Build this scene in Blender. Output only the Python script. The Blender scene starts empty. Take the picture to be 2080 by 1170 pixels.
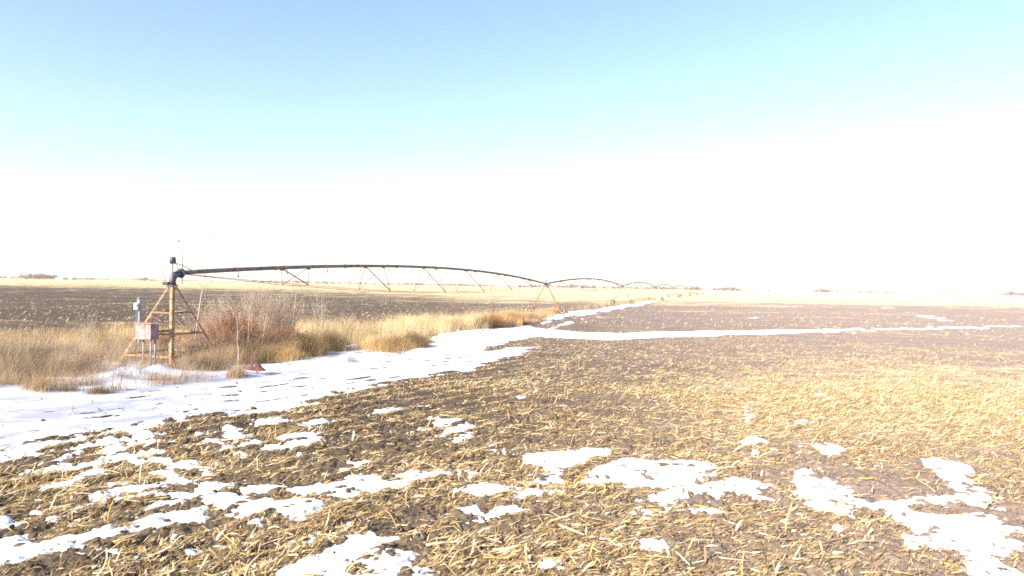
import bpy, math, random
import numpy as np
from mathutils import Vector, Matrix

SEED = 11
rng = np.random.default_rng(SEED)
random.seed(SEED)
sc = bpy.context.scene
COL = sc.collection
R = math.radians

# ------------------------------------------------------------------ camera
CAM_H, F = 3.5, 1400.0
ro = R(0.99)
c_, s_ = math.cos(ro), math.sin(ro)
fw = Vector((0, 1, -0.0036)).normalized()
rt = Vector((c_, 0, s_)); up = rt.cross(fw).normalized(); rt = fw.cross(up).normalized()
cam_d = bpy.data.cameras.new('camera'); cam = bpy.data.objects.new('camera', cam_d); COL.objects.link(cam)
cam_d.sensor_width = 36; cam_d.lens = 36 * F / 2080
cam_d.clip_start = 0.1; cam_d.clip_end = 20000
M = Matrix((rt, up, -fw)).transposed().to_4x4(); M.translation = (0, 0, CAM_H)
cam.matrix_world = M
sc.camera = cam
FW, RT, UP = np.array(fw), np.array(rt), np.array(up)


def gnd(px, py, z=0.0):
    d = RT * (px - 1040) + UP * (585 - py) + FW * F
    t = (z - CAM_H) / d[2]
    return np.array((0, 0, CAM_H)) + d * t


def at(px, py, Y):
    d = RT * (px - 1040) + UP * (585 - py) + FW * F
    return np.array((0, 0, CAM_H)) + d * (Y / d[1])


def topix(x, y, z=0.0):
    v = np.stack([x, y, np.zeros_like(x) + z - CAM_H], -1)
    w = np.maximum(v @ FW, 0.05)
    return 1040 + F * (v @ RT) / w, 585 - F * (v @ UP) / w


# ------------------------------------------------------------------ helpers
def tag(o, label=None, cat=None, group=None, kind=None):
    if label: o['label'] = label
    if cat: o['category'] = cat
    if group: o['group'] = group
    if kind: o['kind'] = kind
    return o


def empty(name, loc, rz=0.0):
    o = bpy.data.objects.new(name, None); COL.objects.link(o)
    o.location = loc; o.rotation_euler = (0, 0, rz); o.empty_display_size = .2
    return o


def np_mesh(name, verts, faces_list, mat, col=None, smooth=False, parent=None, attrs=None):
    """faces_list: list of (n,k) index arrays"""
    me = bpy.data.meshes.new(name)
    verts = np.ascontiguousarray(verts, np.float32)
    me.vertices.add(len(verts)); me.vertices.foreach_set('co', verts.ravel())
    loops = np.concatenate([f.ravel() for f in faces_list]).astype(np.int32)
    tot = np.concatenate([np.full(len(f), f.shape[1], np.int32) for f in faces_list])
    start = np.concatenate([[0], np.cumsum(tot)[:-1]]).astype(np.int32)
    me.loops.add(len(loops)); me.loops.foreach_set('vertex_index', loops)
    me.polygons.add(len(tot)); me.polygons.foreach_set('loop_start', start)
    try:
        me.polygons.foreach_set('loop_total', tot)
    except Exception:
        pass
    if smooth: me.polygons.foreach_set('use_smooth', np.ones(len(tot), bool))
    me.update(calc_edges=True)
    if col is not None:
        a = me.attributes.new('Col', 'FLOAT_COLOR', 'POINT')
        cc = np.ones((len(verts), 4), np.float32); cc[:, :3] = col
        a.data.foreach_set('color', cc.ravel())
    for k, v in (attrs or {}).items():
        a = me.attributes.new(k, 'FLOAT', 'POINT'); a.data.foreach_set('value', np.ascontiguousarray(v, np.float32))
    me.materials.append(mat)
    o = bpy.data.objects.new(name, me); COL.objects.link(o)
    if parent: o.parent = parent
    return o


class Batch:
    """collects ribbons and tubes, many at a time"""
    def __init__(s): s.v, s.f, s.c, s.n = [], [], [], 0

    def _add(s, v, f, c):
        s.v.append(v.reshape(-1, 3)); s.f.append(f.reshape(-1, f.shape[-1]) + s.n); s.c.append(c.reshape(-1, 3)); s.n += v.size // 3

    def ribbons(s, pts, side, col):           # pts (N,K,3), side (N,K,3) half width vectors, col (N,3)
        N, K, _ = pts.shape
        if N == 0: return
        v = np.stack([pts - side, pts + side], 2)      # N,K,2,3
        b = (np.arange(N) * K * 2)[:, None] + (np.arange(K - 1) * 2)[None]
        f = np.stack([b, b + 1, b + 3, b + 2], -1)
        s._add(v, f, np.repeat(col[:, None], K * 2, 1))

    def tubes(s, pts, rad, col, sides=4, cap=True):     # rad (N,K)
        N, K, _ = pts.shape
        if N == 0: return
        t = np.gradient(pts, axis=1); t /= np.linalg.norm(t, axis=2, keepdims=True) + 1e-9
        ref = np.where(np.abs(t[..., 2:3]) > .85, np.array([1., 0, 0]), np.array([0, 0, 1.]))
        a = np.cross(t, ref); a /= np.linalg.norm(a, axis=2, keepdims=True) + 1e-9
        b = np.cross(t, a)
        an = np.arange(sides) * 2 * np.pi / sides
        v = pts[:, :, None] + rad[:, :, None, None] * (a[:, :, None] * np.cos(an)[:, None] + b[:, :, None] * np.sin(an)[:, None])
        base = (np.arange(N) * K * sides)[:, None, None] + (np.arange(K - 1) * sides)[None, :, None]
        j = np.arange(sides); j2 = (j + 1) % sides
        f = np.stack([base + j, base + j2, base + sides + j2, base + sides + j], -1)
        n0 = s.n
        s._add(v, f, np.repeat(col[:, None], K * sides, 1))
        if cap:
            e0 = (np.arange(N) * K * sides)[:, None] + j[::-1]
            e1 = (np.arange(N) * K * sides + (K - 1) * sides)[:, None] + j
            s.f.append(e0 + n0); s.f.append(e1 + n0)

    def solids(s, v, f, col):                 # v (N,V,3), f (M,k)
        N, V, _ = v.shape
        if N == 0: return
        s._add(v, (np.arange(N) * V)[:, None, None] + f[None], np.repeat(col[:, None], V, 1))

    def build(s, name, mat, parent=None, smooth=False):
        return np_mesh(name, np.concatenate(s.v), s.f, mat, np.concatenate(s.c), smooth, parent)


class MB:
    """hand-made metal parts"""
    def __init__(s): s.v, s.f = [], []

    def tube(s, p, q, r, n=8, r2=None):
        s.path([p, q], r if r2 is None else [r, r2], n)

    def path(s, pts, r, n=8):
        pts = [Vector(p) for p in pts]; K = len(pts)
        rr = r if isinstance(r, (list, tuple)) else [r] * K
        b0 = len(s.v); prev = None
        for i, p in enumerate(pts):
            t = (pts[min(i + 1, K - 1)] - pts[max(i - 1, 0)]).normalized()
            if prev is None:
                ref = Vector((0, 0, 1)) if abs(t.z) < .85 else Vector((1, 0, 0))
                a = t.cross(ref).normalized()
            else:
                a = (prev - t * prev.dot(t)).normalized()
            prev = a; b = t.cross(a)
            for k in range(n):
                w = 2 * math.pi * k / n
                s.v.append(p + (a * math.cos(w) + b * math.sin(w)) * rr[i])
        for i in range(K - 1):
            for k in range(n):
                k2 = (k + 1) % n
                s.f.append((b0 + i * n + k, b0 + i * n + k2, b0 + (i + 1) * n + k2, b0 + (i + 1) * n + k))
        s.f.append(tuple(b0 + k for k in range(n))[::-1]); s.f.append(tuple(b0 + (K - 1) * n + k for k in range(n)))

    def box(s, c, size, rot=None):
        c = Vector(c); b0 = len(s.v)
        for z in (-.5, .5):
            for x, y in ((-.5, -.5), (.5, -.5), (.5, .5), (-.5, .5)):
                p = Vector((x * size[0], y * size[1], z * size[2]))
                s.v.append(c + (rot @ p if rot else p))
        for f in ((3, 2, 1, 0), (4, 5, 6, 7), (0, 1, 5, 4), (1, 2, 6, 5), (2, 3, 7, 6), (3, 0, 4, 7)):
            s.f.append(tuple(b0 + i for i in f))

    def angle(s, p, q, w=.08, th=.012, hint=Vector((0, 0, 1))):
        """angle-iron bar from p to q"""
        p, q = Vector(p), Vector(q); t = (q - p); L = t.length; t.normalize()
        if abs(t.dot(hint)) > .95: hint = Vector((1, 0, 0))
        a = t.cross(hint).normalized(); b = a.cross(t).normalized()
        rot = Matrix((t, a, b)).transposed()
        m = (p + q) / 2
        s.box(m + a * (w / 2), (L, w, th), rot); s.box(m + b * (w / 2 + th * .5 + .001), (L, th, w), rot)

    def build(s, name, mat, parent=None, smooth=False, bevel=0.0):
        me = bpy.data.meshes.new(name); me.from_pydata([tuple(v) for v in s.v], [], s.f)
        me.materials.append(mat)
        if smooth:
            me.polygons.foreach_set('use_smooth', [len(p.vertices) == 4 for p in me.polygons])
        me.update()
        o = bpy.data.objects.new(name, me); COL.objects.link(o)
        if parent: o.parent = parent
        if bevel:
            m = o.modifiers.new('bevel', 'BEVEL'); m.width = bevel; m.segments = 2
        return o


def hsh(ix, iy, seed):
    h = (ix.astype(np.int64) * 374761393 + iy.astype(np.int64) * 668265263 + seed * 1274126177) & 0xFFFFFFFF
    h = ((h ^ (h >> 13)) * 1274126177) & 0xFFFFFFFF
    h = h ^ (h >> 16)
    return (h & 0xFFFFFF).astype(np.float32) / 16777215.0


def vn(x, y, seed=0):
    ix, iy = np.floor(x), np.floor(y); fx, fy = (x - ix).astype(np.float32), (y - iy).astype(np.float32)
    fx = fx * fx * fx * (fx * (fx * 6 - 15) + 10); fy = fy * fy * fy * (fy * (fy * 6 - 15) + 10)
    a, b = hsh(ix, iy, seed), hsh(ix + 1, iy, seed); c, d = hsh(ix, iy + 1, seed), hsh(ix + 1, iy + 1, seed)
    return (a + (b - a) * fx) * (1 - fy) + (c + (d - c) * fx) * fy - 0.5


def sstep(a, b, x):
    t = np.clip((x - a) / (b - a), 0, 1); return t * t * (3 - 2 * t)


# ------------------------------------------------------------------ field maps (given per place on the field)
TX = np.array([-400, 0, 260, 520, 780, 1040, 1300, 1560, 1820, 2080, 2500.])
TY = np.array([560, 592, 603, 618, 640, 660, 690, 720, 770, 830, 900, 1000, 1180.])
# how much straw lies on the soil
RES = np.array([
    [.95, .95, .95, .95, .95, .95, .97, .97, .97, .97, .97],
    [.90, .88, .88, .88, .90, .94, .95, .95, .95, .95, .95],
    [.50, .46, .46, .50, .58, .80, .80, .72, .66, .70, .70],
    [.30, .28, .28, .30, .32, .36, .30, .24, .22, .22, .22],
    [.34, .32, .30, .30, .28, .30, .28, .24, .36, .20, .20],
    [.35, .34, .34, .30, .30, .30, .34, .36, .38, .26, .26],
    [.45, .45, .45, .40, .40, .34, .38, .42, .44, .40, .40],
    [.45, .45, .45, .45, .42, .38, .42, .50, .52, .48, .48],
    [.40, .40, .40, .40, .40, .44, .50, .76, .80, .74, .74],
    [.42, .42, .42, .42, .44, .52, .62, .90, .95, .90, .90],
    [.62, .62, .62, .60, .56, .58, .66, .70, .62, .68, .68],
    [.78, .78, .78, .74, .72, .74, .76, .66, .36, .56, .56],
    [.78, .78, .78, .76, .72, .78, .78, .56, .36, .50, .50]])
# how pale the soil is; lens glare towards the right is put into its colour
VEIL = np.array([
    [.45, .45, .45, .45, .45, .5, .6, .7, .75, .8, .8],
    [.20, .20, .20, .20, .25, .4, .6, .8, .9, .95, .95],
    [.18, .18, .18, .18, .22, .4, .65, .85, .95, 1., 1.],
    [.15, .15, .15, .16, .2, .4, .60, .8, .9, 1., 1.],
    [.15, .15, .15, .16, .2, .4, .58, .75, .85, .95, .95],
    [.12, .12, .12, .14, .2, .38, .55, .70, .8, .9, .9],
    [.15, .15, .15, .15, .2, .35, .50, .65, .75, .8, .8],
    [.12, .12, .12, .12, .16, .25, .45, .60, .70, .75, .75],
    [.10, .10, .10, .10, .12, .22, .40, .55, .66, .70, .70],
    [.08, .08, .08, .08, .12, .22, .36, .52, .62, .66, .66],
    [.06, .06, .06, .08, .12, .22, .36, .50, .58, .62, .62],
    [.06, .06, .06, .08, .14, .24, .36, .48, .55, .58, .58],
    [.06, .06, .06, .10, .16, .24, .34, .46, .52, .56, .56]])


def table(T, px, py):
    i = np.clip(np.searchsorted(TX, px) - 1, 0, len(TX) - 2); j = np.clip(np.searchsorted(TY, py) - 1, 0, len(TY) - 2)
    u = np.clip((px - TX[i]) / (TX[i + 1] - TX[i]), 0, 1); v = np.clip((py - TY[j]) / (TY[j + 1] - TY[j]), 0, 1)
    return (T[j, i] * (1 - u) + T[j, i + 1] * u) * (1 - v) + (T[j + 1, i] * (1 - u) + T[j + 1, i + 1] * u) * v


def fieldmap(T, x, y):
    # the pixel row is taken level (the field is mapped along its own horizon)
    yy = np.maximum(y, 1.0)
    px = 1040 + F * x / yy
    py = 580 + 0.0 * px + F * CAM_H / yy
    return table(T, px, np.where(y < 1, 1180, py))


def level(px, py):      # photo pixel -> level row
    return py - 0.0173 * (px - 1040)


def poly_world(pts):
    return np.array([gnd(a, b)[:2] for a, b in pts])


def sdf(x, y, polys, margin=1.2):
    """signed distance (m, + inside) to the union of polygons"""
    out = np.full(x.shape, -margin, np.float32)
    for P in polys:
        lo, hi = P.min(0) - margin, P.max(0) + margin
        m = np.nonzero((x > lo[0]) & (x < hi[0]) & (y > lo[1]) & (y < hi[1]))[0]
        if len(m) == 0: continue
        X, Y = x[m], y[m]; d = np.full(X.shape, 1e9); ins = np.zeros(X.shape, bool)
        Q = np.roll(P, -1, 0)
        for (ax, ay), (bx, by) in zip(P, Q):
            ex, ey = bx - ax, by - ay; L = ex * ex + ey * ey + 1e-12
            t = np.clip(((X - ax) * ex + (Y - ay) * ey) / L, 0, 1)
            d = np.minimum(d, (X - ax - t * ex) ** 2 + (Y - ay - t * ey) ** 2)
            if ay != by:
                cr = ((ay > Y) != (by > Y)) & (X < ex * (Y - ay) / (by - ay) + ax); ins ^= cr
        d = np.sqrt(d); d = np.where(ins, d, -d)
        out[m] = np.maximum(out[m], d)
    return out


def in_poly(x, y, P):
    ins = np.zeros(x.shape, bool); Q = np.roll(P, -1, 0)
    for (ax, ay), (bx, by) in zip(P, Q):
        if ay != by: ins ^= ((ay > y) != (by > y)) & (x < (bx - ax) * (y - ay) / (by - ay) + ax)
    return ins


# snow outlines, given as corners on the ground
TRACK = [(-300, 985), (-100, 952), (0, 938), (40, 930), (90, 905), (170, 888), (200, 876), (265, 876), (330, 866), (390, 851), (430, 846),
         (480, 843), (545, 835), (590, 828), (620, 813), (670, 797), (720, 790), (790, 777), (850, 768), (900, 752), (950, 750), (1000, 732),
         (1045, 722), (1090, 702), (1040, 706), (990, 712), (985, 706), (1015, 699), (1060, 690), (1090, 686), (1160, 689), (1240, 692), (1300, 689),
         (1400, 685), (1500, 680), (1570, 679), (1700, 674.5), (1800, 671.5), (1900, 669.5), (2000, 667.5), (2080, 666), (2400, 660),
         (2400, 656), (2080, 663), (1950, 664.5), (1850, 666), (1700, 668), (1570, 670), (1450, 671.5), (1330, 675), (1250, 679), (1180, 675),
         (1130, 670), (1094, 667), (1080, 660), (1040, 660), (1000, 664), (960, 668), (900, 676), (870, 688), (840, 694), (800, 706), (760, 706), (720, 698), (690, 705),
         (640, 715), (590, 722), (530, 730), (480, 738), (450, 745), (400, 735), (330, 733), (250, 733), (180, 742), (130, 752), (60, 765), (0, 765), (-300, 775)]
BRANCH = [(1085, 661), (1110, 646), (1145, 634), (1200, 628), (1250, 622), (1300, 613), (1335, 606), (1375, 599), (1390, 596), (1360, 603), (1340, 609), (1315, 617.5), (1250, 630), (1190, 641), (1150, 645), (1105, 659)]
SLIVER = [(1104, 669), (1150, 655), (1188, 646), (1185, 650), (1150, 660), (1125, 669)]
FARP = [[(1825, 632.5), (1860, 636.5), (1862, 638), (1835, 635)], [(1850, 641.5), (1890, 641), (1945, 652), (1915, 652), (1870, 646)],
        [(1605, 646), (1690, 643.5), (1690, 645), (1610, 648)], [(1490, 643), (1560, 645), (1540, 647), (1495, 645)], [(1790, 625), (1812, 624), (1815, 626), (1795, 627)],
        [(1225, 645), (1250, 643), (1252, 644), (1235, 646)]]
BEHIND = [[(80, 700), (215, 697), (200, 708), (140, 713), (75, 712)], [(20, 700), (60, 698), (60, 704), (25, 706)]]
NEARP = [
    [(560, 1172), (600, 1140), (650, 1115), (680, 1095), (720, 1089), (770, 1095), (812, 1105), (800, 1115), (840, 1135), (830, 1150), (880, 1165), (900, 1215), (560, 1215)],
    [(188, 890), (225, 880), (262, 918), (302, 944), (285, 951), (230, 936)], [(150, 947), (200, 934), (217, 950), (200, 963), (165, 966)], [(60, 955), (100, 940), (150, 938), (140, 948), (90, 962)],
    [(265, 880), (302, 878), (326, 914), (337, 925), (308, 921)], [(440, 868), (475, 868), (500, 891), (565, 911), (550, 919), (500, 906), (468, 894)],
    [(555, 888), (600, 880), (665, 885), (620, 901), (578, 906)], [(610, 862), (660, 850), (665, 860), (630, 868)], [(520, 855), (570, 850), (560, 862), (530, 866)],
    [(310, 958), (345, 958), (385, 974), (450, 981), (520, 987), (600, 991), (660, 989), (700, 979), (712, 968), (760, 970), (790, 984), (832, 984), (800, 1001), (760, 1007), (700, 1017), (640, 1014), (560, 1006), (480, 996), (400, 986), (350, 972)],
    [(790, 970), (830, 960), (905, 960), (900, 966), (830, 972)],
    [(388, 998), (430, 993), (470, 1006), (530, 1010), (560, 1018), (620, 1018), (665, 1022), (640, 1042), (590, 1062), (550, 1051), (500, 1046), (440, 1036), (430, 1021), (400, 1011)],
    [(298, 1031), (320, 1018), (380, 1009), (376, 1021), (330, 1031)], [(350, 1047), (380, 1033), (424, 1044), (402, 1057), (370, 1057)],
    [(288, 1061), (320, 1051), (357, 1065), (330, 1077), (300, 1072)], [(-40, 1100), (30, 1088), (40, 1099), (80, 1100), (140, 1084), (152, 1090), (100, 1116), (30, 1142), (-40, 1150)],
    [(148, 1091), (200, 1074), (270, 1043), (284, 1049), (240, 1067), (190, 1092), (160, 1097)], [(118, 1131), (165, 1119), (208, 1114), (170, 1131), (130, 1137)],
    [(366, 1116), (385, 1108), (398, 1126), (380, 1133)], [(500, 1061), (520, 1053), (537, 1071), (508, 1077)], [(-30, 1040), (15, 1045), (10, 1062), (-30, 1060)], [(-30, 1000), (8, 1006), (5, 1016), (-30, 1015)],
    [(870, 850), (890, 843), (940, 851), (965, 862), (952, 871), (962, 886), (930, 890), (888, 876), (900, 868), (878, 858)],
    [(1065, 922), (1130, 916), (1190, 908), (1232, 910), (1245, 925), (1205, 936), (1182, 951), (1150, 962), (1142, 981), (1110, 990), (1083, 987), (1083, 971), (1110, 960), (1090, 950), (1062, 956), (1073, 940)],
    [(1196, 960), (1230, 944), (1260, 930), (1320, 936), (1400, 933), (1455, 950), (1452, 972), (1400, 987), (1350, 992), (1270, 987), (1230, 982), (1192, 984)],
    [(1330, 1006), (1370, 990), (1430, 984), (1460, 978), (1480, 968), (1520, 973), (1565, 985), (1530, 1002), (1490, 997), (1450, 1007), (1410, 1002), (1390, 1017), (1345, 1020)],
    [(1028, 1011), (1100, 998), (1165, 999), (1152, 1008), (1080, 1014), (1040, 1016)], [(920, 993), (985, 983), (1036, 995), (1000, 1002), (928, 1000)],
    [(1325, 1041), (1350, 1029), (1400, 1038), (1450, 1033), (1505, 1043), (1450, 1052), (1380, 1047)],
    [(1605, 990), (1622, 952), (1642, 950), (1682, 974), (1722, 989), (1742, 1009), (1770, 1020), (1722, 1031), (1727, 1047), (1690, 1047), (1650, 1031), (1610, 1002)],
    [(1775, 1024), (1830, 1013), (1852, 1013), (1862, 1039), (1910, 1048), (1960, 1043), (2002, 1043), (2044, 1055), (2032, 1080), (2064, 1100), (2070, 1130), (2052, 1160), (2090, 1215), (1990, 1200), (1960, 1142), (1920, 1127), (1880, 1112), (1850, 1117), (1828, 1101), (1848, 1081), (1798, 1051)],
    [(1878, 929), (1910, 926), (1972, 944), (1967, 970), (1982, 984), (2014, 1000), (2002, 1027), (1950, 1022), (1880, 1017), (1862, 1010), (1940, 1004), (1930, 985), (1898, 965)],
    [(1648, 900), (1680, 896), (1735, 914), (1690, 920), (1660, 913)], [(1502, 890), (1530, 878), (1553, 893), (1520, 900)], [(1508, 925), (1530, 914), (1540, 924), (1515, 932)],
    [(1503, 819), (1517, 821), (1534, 846), (1520, 852)], [(750, 832), (815, 824), (802, 833), (757, 839)], [(1693, 1065), (1722, 1075), (1710, 1087)], [(1612, 852), (1630, 846), (1640, 853), (1620, 857)],
    [(1655, 799), (1672, 797), (1675, 802), (1658, 803)], [(945, 1040), (965, 1035), (972, 1048), (950, 1051)], [(1010, 1040), (1040, 1036), (1060, 1044), (1020, 1050)], [(1300, 1108), (1322, 1102), (1335, 1114), (1308, 1120)],
    [(985, 905), (1010, 900), (1020, 915), (992, 918)], [(700, 938), (750, 936), (740, 943), (702, 944)], [(1050, 806), (1066, 802), (1072, 809), (1054, 811)], [(1090, 1142), (1130, 1146), (1120, 1160), (1094, 1156)],
    [(1990, 1072), (2000, 1060), (2090, 1075), (2090, 1090)], [(225, 985), (262, 975), (270, 984), (236, 994)], [(360, 940), (400, 936), (412, 946), (374, 950)]]

STREAKS = [[(40, 960), (120, 935), (190, 900)], [(330, 968), (420, 988), (520, 998), (640, 1004)], [(180, 1002), (280, 986), (335, 985)], [(-30, 1075), (120, 1050), (230, 1012), (330, 1000)],
           [(40, 1136), (200, 1090), (300, 1050), (420, 1030)], [(690, 1002), (800, 985), (900, 966), (965, 960)], [(915, 1001), (1050, 1001), (1165, 1004)], [(470, 878), (540, 906), (610, 917)],
           [(248, 888), (300, 926), (350, 946), (430, 960)], [(380, 872), (430, 900), (500, 925)], [(-30, 1010), (90, 990), (200, 965)]]
for st_ in STREAKS:
    NEARP.append([(x_, y_ - 5) for x_, y_ in st_] + [(x_, y_ + 5) for x_, y_ in st_[::-1]])

ALLSNOW = [poly_world(p) for p in [TRACK, BRANCH, SLIVER] + FARP + BEHIND + NEARP]
SNOW_TRACK = [poly_world(p) for p in [TRACK, BRANCH, SLIVER] + BEHIND]
SNOW_FAR = [poly_world(p) for p in FARP]
SNOW_NEAR = [poly_world(p) for p in NEARP]


def snow_sd(x, y):
    r = np.hypot(x, y)
    k = np.clip(r / 40.0, .35, 2.2)
    w = .18 * vn(x / .33, y / .33, 3) + .13 * vn(x / .12, y / .12, 4) + .08 * vn(x / .055, y / .055, 8) + .28 * k * vn(x / (1.1 * k), y / (1.1 * k), 5)
    a = sdf(x, y, SNOW_NEAR, 1.2) + w * .85 - .035
    sp = vn(x / .21, y / .21, 9) + .7 * vn(x / .085, y / .085, 10) - .62        # crumbs of snow left round the patches
    a = np.where((a < -.02) & (a > -.75), np.maximum(a, np.minimum(sp * .25 - .05 + .16 * (a + .3), .06)), a)
    b = sdf(x, y, SNOW_TRACK, 3.0) + w * 1.5
    st = vn(x / 3.2, y / 1.3, 6) + .7 * vn(x / 1.1, y / .5, 7)
    fr = sstep(45, 80, r)
    b = b + fr * (2.1 * st - .5)
    pxx = 1040 + F * x / np.maximum(y, 1)
    b = b + sstep(1350, 1950, pxx) * (1.5 * st - .55)
    c = sdf(x, y, SNOW_FAR, 3.0) + 2.6 * st - .8
    return a, b, c


DRIFTS = []
for px, py, hgt, wx, wy in ((205, 780, .20, .75, .8), (285, 768, .17, 1.0, .9), (345, 766, .20, 1.0, .9), (395, 775, .16, .7, .7), (20, 806, .12, 1.0, 1.0), (-60, 810, .14, 1.2, 1.0), (110, 796, .08, .8, .7), (250, 785, .18, 1.0, .6),
                            (860, 716, .14, 1.0, 1.5), (700, 738, .1, 1.5, 1.0), (600, 752, .1, 1.6, .8), (930, 700, .14, 1.2, 1.5), (480, 770, .12, 1.0, .8)):
    p = gnd(px, py); DRIFTS.append((p[0], p[1], hgt, wx, wy))


def h_low(x, y):
    h = .10 * vn(x / 9, y / 9, 20) + .05 * vn(x / 2.7, y / 2.7, 21)
    return h.astype(np.float32)


def tillage(x, y):
    # furrows run away to the right at the left, nearly across at the right
    a = R(55); u = -x * math.sin(a) + y * math.cos(a) + .5 * vn(x / 4, y / 4, 30)
    return .028 * np.sin(2 * np.pi * u / .78) * sstep(6, -4, x)


def h_ground(x, y, cell=None):
    r = np.hypot(x, y)
    if cell is None: cell = np.maximum(.003 * r, .01)
    def fade(l): return np.clip((l / cell - 2) / 2, 0, 1)
    h = h_low(x, y) + tillage(x, y) * fade(.78)
    b = vn(x / .42, y / .42, 22); h = h + .055 * fade(.42) * b
    b = np.abs(vn(x / .20 + .3 * b, y / .20, 23)) * 2; h = h + .052 * fade(.20) * (b - .5)
    b = np.abs(vn(x / .095, y / .095, 24)) * 2; h = h + .034 * fade(.095) * (b - .5)
    b = np.abs(vn(x / .05, y / .05, 25)) * 2; h = h + .020 * fade(.05) * (b - .5)
    return h


# ------------------------------------------------------------------ materials
def newmat(name):
    m = bpy.data.materials.new(name); m.use_nodes = True
    nt = m.node_tree; return m, nt, nt.nodes['Principled BSDF'], nt.links


def metal(name, c1, c2, rough=.7, metallic=.0, scale=6.0, c3=None):
    m, nt, bs, L = newmat(name)
    tc = nt.nodes.new('ShaderNodeTexCoord'); n = nt.nodes.new('ShaderNodeTexNoise'); n.inputs['Scale'].default_value = scale; n.inputs['Detail'].default_value = 6; n.inputs['Roughness'].default_value = .65
    L.new(tc.outputs['Object'], n.inputs['Vector'])
    cr = nt.nodes.new('ShaderNodeValToRGB'); L.new(n.outputs['Fac'], cr.inputs['Fac'])
    cr.color_ramp.elements[0].position = .38; cr.color_ramp.elements[1].position = .64
    cr.color_ramp.elements[0].color = (*c1, 1); cr.color_ramp.elements[1].color = (*c2, 1)
    if c3:
        e = cr.color_ramp.elements.new(.52); e.color = (*c3, 1)
    L.new(cr.outputs['Color'], bs.inputs['Base Color'])
    bs.inputs['Roughness'].default_value = rough; bs.inputs['Metallic'].default_value = metallic
    bp = nt.nodes.new('ShaderNodeBump'); bp.inputs['Strength'].default_value = .25; bp.inputs['Distance'].default_value = .01
    L.new(n.outputs['Fac'], bp.inputs['Height']); L.new(bp.outputs['Normal'], bs.inputs['Normal'])
    return m


def colmat(name, rough=.75, trans=0.0, var=.25, spec=.3):
    """colour comes per piece; fine mottling on top"""
    m, nt, bs, L = newmat(name)
    at_ = nt.nodes.new('ShaderNodeAttribute'); at_.attribute_name = 'Col'
    tc = nt.nodes.new('ShaderNodeTexCoord'); n = nt.nodes.new('ShaderNodeTexNoise'); n.inputs['Scale'].default_value = 23; n.inputs['Detail'].default_value = 3
    L.new(tc.outputs['Object'], n.inputs['Vector'])
    mr = nt.nodes.new('ShaderNodeMapRange'); mr.inputs[1].default_value = .25; mr.inputs[2].default_value = .75; mr.inputs[3].default_value = 1 - var; mr.inputs[4].default_value = 1 + var
    L.new(n.outputs['Fac'], mr.inputs[0])
    mx = nt.nodes.new('ShaderNodeVectorMath'); mx.operation = 'SCALE'
    L.new(at_.outputs['Color'], mx.inputs[0]); L.new(mr.outputs[0], mx.inputs['Scale'])
    L.new(mx.outputs[0], bs.inputs['Base Color'])
    bs.inputs['Roughness'].default_value = rough
    bs.inputs['Specular IOR Level'].default_value = spec
    if trans:
        tr = nt.nodes.new('ShaderNodeBsdfTranslucent'); L.new(mx.outputs[0], tr.inputs['Color'])
        ms = nt.nodes.new('ShaderNodeMixShader'); ms.inputs[0].default_value = trans
        L.new(bs.outputs[0], ms.inputs[1]); L.new(tr.outputs[0], ms.inputs[2])
        L.new(ms.outputs[0], nt.nodes['Material Output'].inputs['Surface'])
    return m


M_RUST = metal('rusty_orange_steel', (.15, .08, .045), (.42, .265, .14), .8, 0, 7, (.29, .165, .085))
M_STRUT = metal('rusty_dark_steel', (.13, .06, .035), (.30, .15, .07), .8, 0, 5)
M_ORANGE = metal('orange_rusted_steel', (.26, .10, .045), (.44, .21, .09), .8, 0, 4)
M_PIPE = metal('weathered_pipe_steel', (.075, .055, .075), (.165, .125, .15), .65, .1, 2.5, (.18, .13, .13))
M_GALV = metal('galvanised_steel', (.20, .21, .24), (.32, .33, .36), .6, .1, 5)
M_MAST = metal('grey_mast', (.10, .10, .12), (.16, .16, .18), .6, 0, 5)
M_RIM = metal('rusty_rim', (.18, .11, .08), (.34, .23, .16), .8, 0, 6)
M_DARK = metal('dark_painted_iron', (.035, .033, .05), (.08, .075, .10), .5, .1, 8)
M_CAB = metal('faded_red_glare_paint', (.24, .095, .08), (.60, .44, .42), .6, 0, 4, (.42, .23, .21))  # pale pink end stands for glare on the cabinet door
M_CABD = metal('dark_shade_rusted_paint', (.16, .09, .10), (.30, .20, .22), .6, 0, 6)
M_REDIRON = metal('red_brown_iron', (.085, .027, .024), (.19, .07, .05), .75, 0, 9)
M_TYRE = metal('tyre_rubber', (.10, .08, .065), (.24, .19, .15), .9, 0, 6)
M_WHITE = metal('white_enamel', (.72, .72, .72), (.82, .82, .82), .5, 0, 4)
M_WALL = metal('shed_sheet_wall', (.55, .57, .62), (.65, .66, .70), .6, 0, .2)
M_STRAW = colmat('straw', .7, .12, .22, .35)
M_GRASS = colmat('dry_grass_blade', .7, .28, .12, .2)
M_TWIG = colmat('bare_twig', .8, 0, .2, .2)
M_CLOD = colmat('soil_clod', .95, 0, .25, .1)
M_FARTREE = colmat('far_twigs', .9, .15, .1, .1)


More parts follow.
